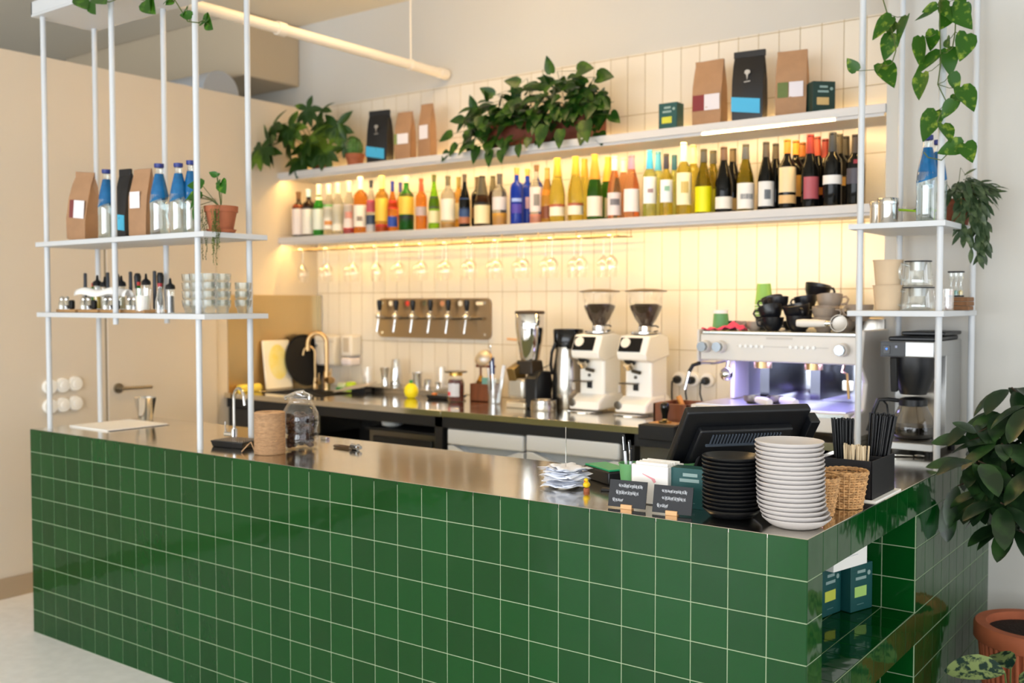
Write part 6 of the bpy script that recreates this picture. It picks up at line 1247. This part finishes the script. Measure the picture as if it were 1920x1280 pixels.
# pot plant on the left rack
tpot(-2.345, .145, 1.7175, .062, .10, 'terracotta pot on the right end of the left hanging rack', saucer=True)
z0 = 1.81; c0 = Vector((-2.345, .145, z0)); lv = []; st_ = []
for (x, y, z, dx, dz, s) in ((-2.395, .10, 1.895, -.9, .25, .07), (-2.385, .09, 1.86, -.5, -.5, .075), (-2.42, .10, 1.87, -.6, -.2, .06), (-2.31, .10, 1.925, -.6, .5, .035), (-2.305, .10, 1.92, .8, .4, .035), (-2.30, .10, 1.905, .5, -.3, .035), (-2.285, .10, 1.90, .9, -.65, .07), (-2.41, .09, 1.82, -.3, -1, .06), (-2.43, .11, 1.855, -.9, 0, .05)):
    lv.append(((x, y, z), (dx, -.3, dz), (0, -.9, .5), s, s*.74, 'heart', .3)); st_.append(([c0, (c0.x*.6+x*.4, .13, z0+.03), (x, y, z)], .0014))
foliage_plant('young_pothos', 'young heart leaved plant in the terracotta pot on the left rack', tuple(c0), lv, st_, leaf_mat('fresh_pothos_leaf', '2c6418', '6f9a2a', 40, .3, .35, (.6, .7)))
lv = []; st_ = []
for k in range(15):
    x0 = -2.345+rv(-.045, .06); y0 = .145-rv(.03, .062)
    L = rv(.10, .22); pts = [(x0*.8+c0.x*.2, y0*.6+.06, z0+.005), (x0, y0-.008, z0+.004)]
    for j in range(1, 9): pts.append((x0+.003*math.sin(j+k)+.012*(k % 3-1)*j/8, y0-.012-.002*math.sin(j*2), z0-L*j/8))
    st_.append((pts, .0005))
    for j in range(1, int(L/.0075)):
        f = j/(L/.0075); q = (x0+.003*math.sin(f*8+k)+.012*(k % 3-1)*f, y0-.012, z0-L*f)
        lv.append((q, (rv(-1, 1), rv(-.8, .2), -.8), (0, -1, .2), .009, .005, 'lance', .2))
foliage_plant('string_plant', 'fine trailing plant with tiny leaves hanging from the terracotta pot', tuple(c0), lv, st_, leaf_mat('tiny_leaf', '4a5a1c', '6a7a2a', 60, .2, .5))
# canopy vines
def vine(name, label, leaves, vines, lm, seed, W=.74, drop=.12):
    r_ = random.Random(seed); lv = []; st_ = [(v, .0022) for v in vines]
    for a, b_ in leaves:
        a, b_ = Vector(a), Vector(b_); d = b_-a; L = d.length*1.05
        n_ = Vector((r_.uniform(-1.1, 1.1), -1, r_.uniform(-.1, .6)))
        lv.append((a, d, n_, L, min(max(L*W, .032), .075), 'heart', drop))
        best = min((q for v in vines for q in v), key=lambda q: (Vector(q)-a).length + (0 if q[2] > a.z-.03 else .05))
        m_ = (Vector(best)+a)/2+Vector((0, 0, -.008)); st_.append(([best, tuple(m_), tuple(a)], .0013))
    return foliage_plant(name, label, vines[0][0], lv, st_, lm)
vine('hanging_pothos', 'variegated pothos vine hanging down the right rack from above', HANG_LEAVES, VINES, gvar, 4)
vine('hanging_pothos', 'green vine trailing over the planter shelf at the top of the left rack', CANOPY_LEAVES, CANOPY_VINES, leaf_mat('canopy_leaf', '2a5a14', '4a7a20', 30, .3, .4), 6)
# hoya on the right rack
tpot(-.088, 1.72, 1.7375, .058, .095, 'ribbed brown pot at the rear end of the right hanging rack', m=mat('brown_clay', '8a4a30', .7, var=.2, vscale=20))
c0 = Vector((-.088, 1.72, 1.83)); lv = []; st_ = []
for k in range(120):
    a = rv(-2.3, .9); rr = rv(.01, .10); z = 1.85+.035*(1-rr/.1)+rv(-.02, .03)
    p = c0+Vector((rr*math.cos(a)+.02, rr*math.sin(a), z-1.83)); d = Vector((math.cos(a)*.8+.35, math.sin(a)*.8, rv(-.9, .45)))
    lv.append((p, d, (0, -.5, .9), rv(.045, .075), rv(.014, .020), 'lance', .7))
for k in range(11):
    a = rv(-1.4, .2); L = rv(.10, .23); x0 = c0.x+.075*math.cos(a)+.015; y0 = c0.y+.075*math.sin(a); pts = [tuple(c0+Vector((0, 0, .02))), (x0, y0, 1.845)]
    for j in range(1, 7): pts.append((x0+.012*j/6, y0-.01*j/6, 1.845-L*j/6))
    st_.append((pts, .0014))
    for j in range(8):
        f = (j+1)/8; lv.append(((x0+.012*f, y0-.01*f, 1.845-L*f), (rv(-.9, .9), rv(-.6, .2), -.9), (0, -.9, .3), rv(.05, .075), rv(.017, .022), 'lance', .3))
for (dx, dy, dz) in ((.16, -.02, .02), (.03, 0, .09), (-.10, -.02, .05), (.09, 0, .06)): st_.append(([tuple(c0), tuple(c0+Vector((dx*.4, dy, dz+.03))), tuple(c0+Vector((dx, dy, dz)))], .0012)); lv.append((tuple(c0+Vector((dx*.8, dy, dz))), (dx, 0, .02), (0, -.7, .7), .05, .014, 'lance', .2))
foliage_plant('hoya_plant', 'bushy plant with dull narrow leaves spilling from the brown pot on the right rack', tuple(c0), lv, st_, gdull)
t = thing('green_container', 'clear plastic box with a lime green handle behind the steel canisters', 'container', (-.255, 1.77, 1.7375))
B().box((0, 0, .04), (.10, .08, .08), taper=(1.1, 1.1)).build('box', glass, t, bevel=.004); B().tube([(-.05, -.045, .07), (-.01, -.05, .066), (.025, -.05, .06), (.03, -.05, .025)], .005, 6).build('handle', mat('lime_plastic', 'a6dc28', .4), t)
lv = [((-.20, 1.80, 1.80), (-.8, -.3, .25), (0, -.6, .8), .07, .03, 'oval', .3), ((-.19, 1.79, 1.79), (-.6, -.3, -.1), (0, -.6, .8), .06, .026, 'oval', .3)]
foliage_plant('small_green_sprig', 'two dark pointed leaves peeking out left of the water bottle', (-.18, 1.80, 1.7375), lv, [([(-.18, 1.80, 1.74), (-.185, 1.8, 1.78), (-.20, 1.80, 1.80)], .002)], gpothos)
# big umbrella plant in fluted pot
t = thing('fluted_pot', 'large fluted terracotta pot on the floor right of the bar', 'flower pot', (.235, 1.50, 0))
B().lathe([(0, 0), (.13, 0), (.14, .01), (.165, .295), (.186, .30), (.190, .305), (.190, .350), (.184, .358), (.150, .358), (.146, .33), (0, .33)], 72, flute=0).build('pot', mat('terracotta_orange', 'b0603e', .7, var=.12, vscale=14), t, smooth=40)
b = B()
for k in range(44):
    a = 2*PI*k/44; b.cyl((.141*math.cos(a), .141*math.sin(a), .01), (.167*math.cos(a), .167*math.sin(a), .298), .008, .009, n=8)
b.build('fluting', MATS['terracotta_orange'], t, smooth=60); B().lathe([(0, .331), (.146, .331), (0, .34)], 30).build('soil', soil, t)
lv = []; st_ = [([(.235, 1.50, .32), (.24, 1.47, .6), (.22, 1.40, .85), (.25, 1.36, 1.10)], .011), ([(.235, 1.50, .5), (.27, 1.42, .75), (.33, 1.35, .95)], .008), ([(.23, 1.46, .62), (.17, 1.36, .78), (.13, 1.30, .93)], .007)]
hubs = [(.20, 1.34, 1.12), (.10, 1.30, 1.0), (.26, 1.28, 1.03), (.12, 1.22, .88), (.24, 1.22, .86), (.32, 1.25, .98), (.17, 1.17, .80), (.30, 1.18, .78), (.36, 1.3, 1.10), (.22, 1.38, .95), (.36, 1.2, .88), (.40, 1.25, .72),
        (.16, 1.28, .93), (.20, 1.20, .95), (.28, 1.30, .90), (.15, 1.12, .90), (.22, 1.10, .78), (.33, 1.12, .90), (.13, 1.24, .78), (.28, 1.22, 1.08), (.24, 1.16, .70), (.18, 1.34, 1.04)]
for hp in hubs:
    n_l = 7; a0 = rv(0, 6)
    for k in range(n_l):
        a = a0+2*PI*k/n_l+rv(-.3, .3); d = Vector((math.cos(a), math.sin(a)*.8-.15, rv(-.85, .05)))
        q = Vector(hp)+Vector((-.02, 0, .055))+d.normalized()*.02; L = rv(.11, .155)
        tip = q+d.normalized()*L
        if tip.x < .02 and tip.z < .97: d.x = abs(d.x)*.4+.05
        lv.append((q, d, (0, -.3, 1), L, L*.44, 'oval', .55))
    st_.append(([(.24, 1.40, min(.9, hp[2]-.12)), ((hp[0]+.24)/2, (hp[1]+1.40)/2, hp[2]-.0), (hp[0]-.02, hp[1], hp[2]+.055)], .0028))
for (p, d, L, W2) in (((.07, 1.24, .925), (-1, -.15, .12), .13, .045), ((.075, 1.25, 1.0), (-.9, -.2, .15), .12, .05), ((.10, 1.22, 1.03), (-.6, -.2, .5), .08, .03), ((.02, 1.2, .80), (.1, -.3, -1), .13, .06), ((.055, 1.18, .86), (-.15, -.3, -.9), .14, .055)):
    lv.append((p, d, (0, -.8, .6), L, W2, 'oval', .4)); st_.append(([(.20, 1.3, p[2]+.02), (p[0]*.6+.07, 1.27, p[2]+.02), p], .002))
foliage_plant('umbrella_plant', 'tall plant with large dark oval leaves in the corner right of the bar', (.235, 1.50, .32), lv, st_, gbig, stemb)
# patterned calathea in front
calm = leaf_mat('calathea_leaf', '8a9c62', '1e3830', 42, .15, .4, (.47, .56))
nt = calm.node_tree
tpot(.27, 1.02, 0, .075, .15, 'small pot of the patterned plant on the floor, at the lower right', saucer=True)
lv = []; st_ = []
for (x, y, z, dx, dy, dz, L) in ((.235, 1.02, .335, -.95, -.2, .12, .15), (.20, .98, .285, -.3, -.6, -.5, .12), (.28, 1.0, .345, .6, -.5, .2, .15), (.26, .95, .30, .2, -1, -.2, .14), (.30, 1.04, .38, .5, .2, .5, .14), (.24, 1.08, .33, -.4, .7, .2, .12), (.33, .98, .31, .9, -.3, -.1, .13)):
    lv.append(((x, y, z), (dx, dy, dz), (-.1, -.7, .9), L*1.15, L*.62, 'oval', .35)); st_.append(([(.27, 1.02, .14), (.27*.4+x*.6, 1.01, z*.7), (x, y, z)], .0028))
foliage_plant('calathea', 'plant with pale green leaves marked with dark blotches at the lower right', (.27, 1.02, .14), lv, st_, calm)
# ------------------------------------------------------------------ right rack items
def canister(x, y, z, r, h, label):
    t = thing('steel_canister', label, 'canister', (x, y, z), group='steel canisters on the right rack')
    B().lathe([(0, 0), (r*.97, 0), (r, .003), (r, h*.74), (r*1.02, h*.76), (r, h*.78)], 32).build('body', chrome, t, smooth=40); B().lathe([(r*1.03, h*.77), (r*1.04, h*.80), (r*1.04, h*.97), (r*.98, h), (0, h)], 32).build('lid', chrome, t, smooth=40)
canister(-.335, 1.60, 1.7375, .032, .094, 'smaller steel canister at the left of the right rack')
canister(-.283, 1.54, 1.7375, .036, .098, 'larger steel canister in front of the smaller one on the right rack')
t = thing('black_lid_pot', 'round black lidded pot behind the steel canisters', 'pot', (-.335, 1.72, 1.7375))
B().lathe([(0, 0), (.035, 0), (.037, .06), (0, .06)], 28).build('pot', blackp, t, smooth=40); B().lathe([(.038, .06), (.038, .075), (.03, .1), (0, .108)], 28).build('lid', blackm, t, smooth=50)
zr = 1.4235
t = thing('kraft_bucket', 'pale kraft paper bucket, lower one of the two on the right rack', 'bucket', (-.268, 1.50, zr), group='kraft buckets')
B().lathe([(0, .002), (.044, .002), (.043, 0), (.052, .088), (.054, .0885), (.054, .092), (.051, .092), (.0505, .088), (.042, .006), (0, .006)], 36).build('bucket', kraftl, t, smooth=40)
dup(t, (-.268, 1.50, zr+.0915), 0, 'pale kraft paper bucket, upper one of the two on the right rack')
def teapot(x, y, z, r, h, rz, label):
    t = thing('glass_teapot', label, 'teapot', (x, y, z), rz=rz, group='glass teapots on the right rack')
    B().lathe([(0, 0), (r*.95, 0), (r, .004), (r*.98, h*.25), (r*.88, h*.8), (r*.84, h*.95)], 36).build('glass_body', glassd, t, smooth=60)
    B().lathe([(r*.86, h*.93), (r*.9, h*.95), (r*.9, h*.985), (0, h)], 36).build('lid', mat('dark_teapot_lid', '2a2b2e', .35), t, smooth=40); B().lathe([(r*.55, h*.6), (r*.6, h*.93)], 30).build('infuser', thin_glass('steel_mesh', 'b0b0b0', .4, .7, .3), t)
    B().tube([(r*.86, 0, h*.8), (r*1.3, 0, h*.85), (r*1.5, 0, h*.6), (r*1.4, 0, h*.3), (r*1.02, 0, h*.2)], .0055, 8).build('handle', glassd, t, smooth=60)
teapot(-.165, 1.52, zr, .060, .086, PI+.5, 'wide glass teapot with handle, lower one of the two stacked')
teapot(-.168, 1.52, zr+.0875, .052, .093, PI+.9, 'glass teapot with dark lid, stacked on top of the wider one')
tumbler('drinking_glass', 'narrow clear glass behind the right front rod of the rack', -.085, 1.60, zr, .020, .022, .078)
t = B()
for k in range(3): t.bb(-.04, .04, -.04, .04, k*.0165, k*.0165+.015)
for k in range(3):
    o = B().bb(-.042, .042, -.04, .04, 0, .0155).build('wooden_coaster', mat('dark_oak', '8a5f3a', .6, var=.35, vscale=20, stretch=(1, 8, 1)), loc=(-.078, 1.74, zr+k*.0165), rot=(0, 0, rv(-.1, .1)), bevel=.003)
    tag(o, ('lowest', 'middle', 'topmost')[k]+' square wooden coaster under the sand timer', 'coaster', 'wooden coasters under the timer')
t.bm.free()
t = thing('sand_timer', 'triple glass sand timer with black end caps on the wooden coasters', 'timer', (-.088, 1.73, zr+.0495))
B().box((0, 0, .003), (.056, .022, .006)).build('base_cap', blackp, t, bevel=.002); B().box((0, 0, .093), (.056, .022, .006)).build('top_cap', blackp, t, bevel=.002)
for k, dx in enumerate((-.017, 0, .017)):
    B().lathe([(.0075, .006), (.0085, .03), (.0015, .048), (.0085, .066), (.0075, .09)], 16, c=(dx, 0, 0)).build('glass_tube', glassd, t, smooth=60); B().lathe([(0, .007), (.0068, .007), (.0075, .022), (0, .026)], 14, c=(dx, 0, 0)).build('sand', cm(('c8702a', '3a9a8a', 'd8b83a')[k]), t)
# ------------------------------------------------------------------ light
def area(name, loc, rot, sx, sy, power, col, spread=180):
    l = bpy.data.lights.new(name, 'AREA'); l.shape = 'RECTANGLE'; l.size = sx; l.size_y = sy; l.energy = power; l.color = col; l.spread = math.radians(spread)
    o = bpy.data.objects.new(name, l); C.objects.link(o); o.location = loc; o.rotation_euler = rot; return o
warm = (1, .63, .24)
a = area('ceiling_lamp', (-2.4, 1.3, 3.20), (0, 0, 0), .5, .5, 5, (1, .8, .5))
a = area('ceiling_uplight', (-2.2, 1.0, 2.95), (PI, 0, 0), .3, .3, 22, (1, .62, .22))
area('machine_light', (-.74, 1.70, 1.205), (0, 0, 0), .5, .05, 5, (.42, .38, 1))
# shop windows behind and beside the camera
day = (.90, .95, 1)
fwall = mat('front_wall_paint', 'cfcac2', .8)
b = B(); zs0, zs1 = .45, 2.9
b.bb(-7.5, 5, -7.15, -7, 0, zs0).bb(-7.5, 5, -7.15, -7, zs1, ZC)
for x in (-7.4, -5.0, -2.6, -.2, 2.2, 4.9): b.bb(x-.12, x+.12, -7.15, -7, zs0, zs1)
struct(b.build('wall_front', fwall))
for k, x in enumerate((-6.2, -3.8, -1.4, 1.0, 3.55)): area('window_daylight', (x, -7.05, 1.68), (PI/2, 0, 0), 2.1, 2.4, 118, day)
b = B(); b.bb(5, 5.15, -7, 2.4, 0, .3).bb(5, 5.15, -7, 2.4, 2.9, ZC)
for y in (-7, -4.6, -2.2, .2, 2.3): b.bb(5, 5.15, y-.1, y+.1, .3, 2.9)
struct(b.build('wall_side', fwall))
for y in (-5.8, -3.4, -1.0, 1.25): area('window_daylight', (5.05, y, 1.6), (0, PI/2, 0), 2.5, 2.1, 34, day)
w_ = bpy.data.worlds.new('world'); bpy.context.scene.world = w_; w_.use_nodes = True
w_.node_tree.nodes['Background'].inputs['Color'].default_value = (.85, .9, 1, 1); w_.node_tree.nodes['Background'].inputs['Strength'].default_value = .4
# ------------------------------------------------------------------ camera
cd = bpy.data.cameras.new('camera'); co = bpy.data.objects.new('camera', cd); C.objects.link(co)
cd.sensor_width = 36; cd.lens = 1906.55/1920*36
yaw, pitch, roll = .6406364693, -.0385021076, -.0006069248
F = Vector((-math.sin(yaw)*math.cos(pitch), math.cos(yaw)*math.cos(pitch), math.sin(pitch))); Rt = Vector((math.cos(yaw), math.sin(yaw), 0)); U = Rt.cross(F)
r_ = Rt*math.cos(roll)+U*math.sin(roll); u_ = -Rt*math.sin(roll)+U*math.cos(roll)
M = Matrix((r_, u_, -F)).transposed().to_4x4(); M.translation = (.8532857591, -2.3001376336, 1.4539426012); co.matrix_world = M
cd.clip_start = .05; cd.dof.use_dof = True; cd.dof.focus_distance = 2.75; cd.dof.aperture_fstop = 2.6
sc = bpy.context.scene; sc.camera = co
sc.view_settings.view_transform = 'Standard'; sc.view_settings.look = 'None'; sc.view_settings.gamma = 1; sc.view_settings.exposure = 0; sc.view_settings.use_curve_mapping = False
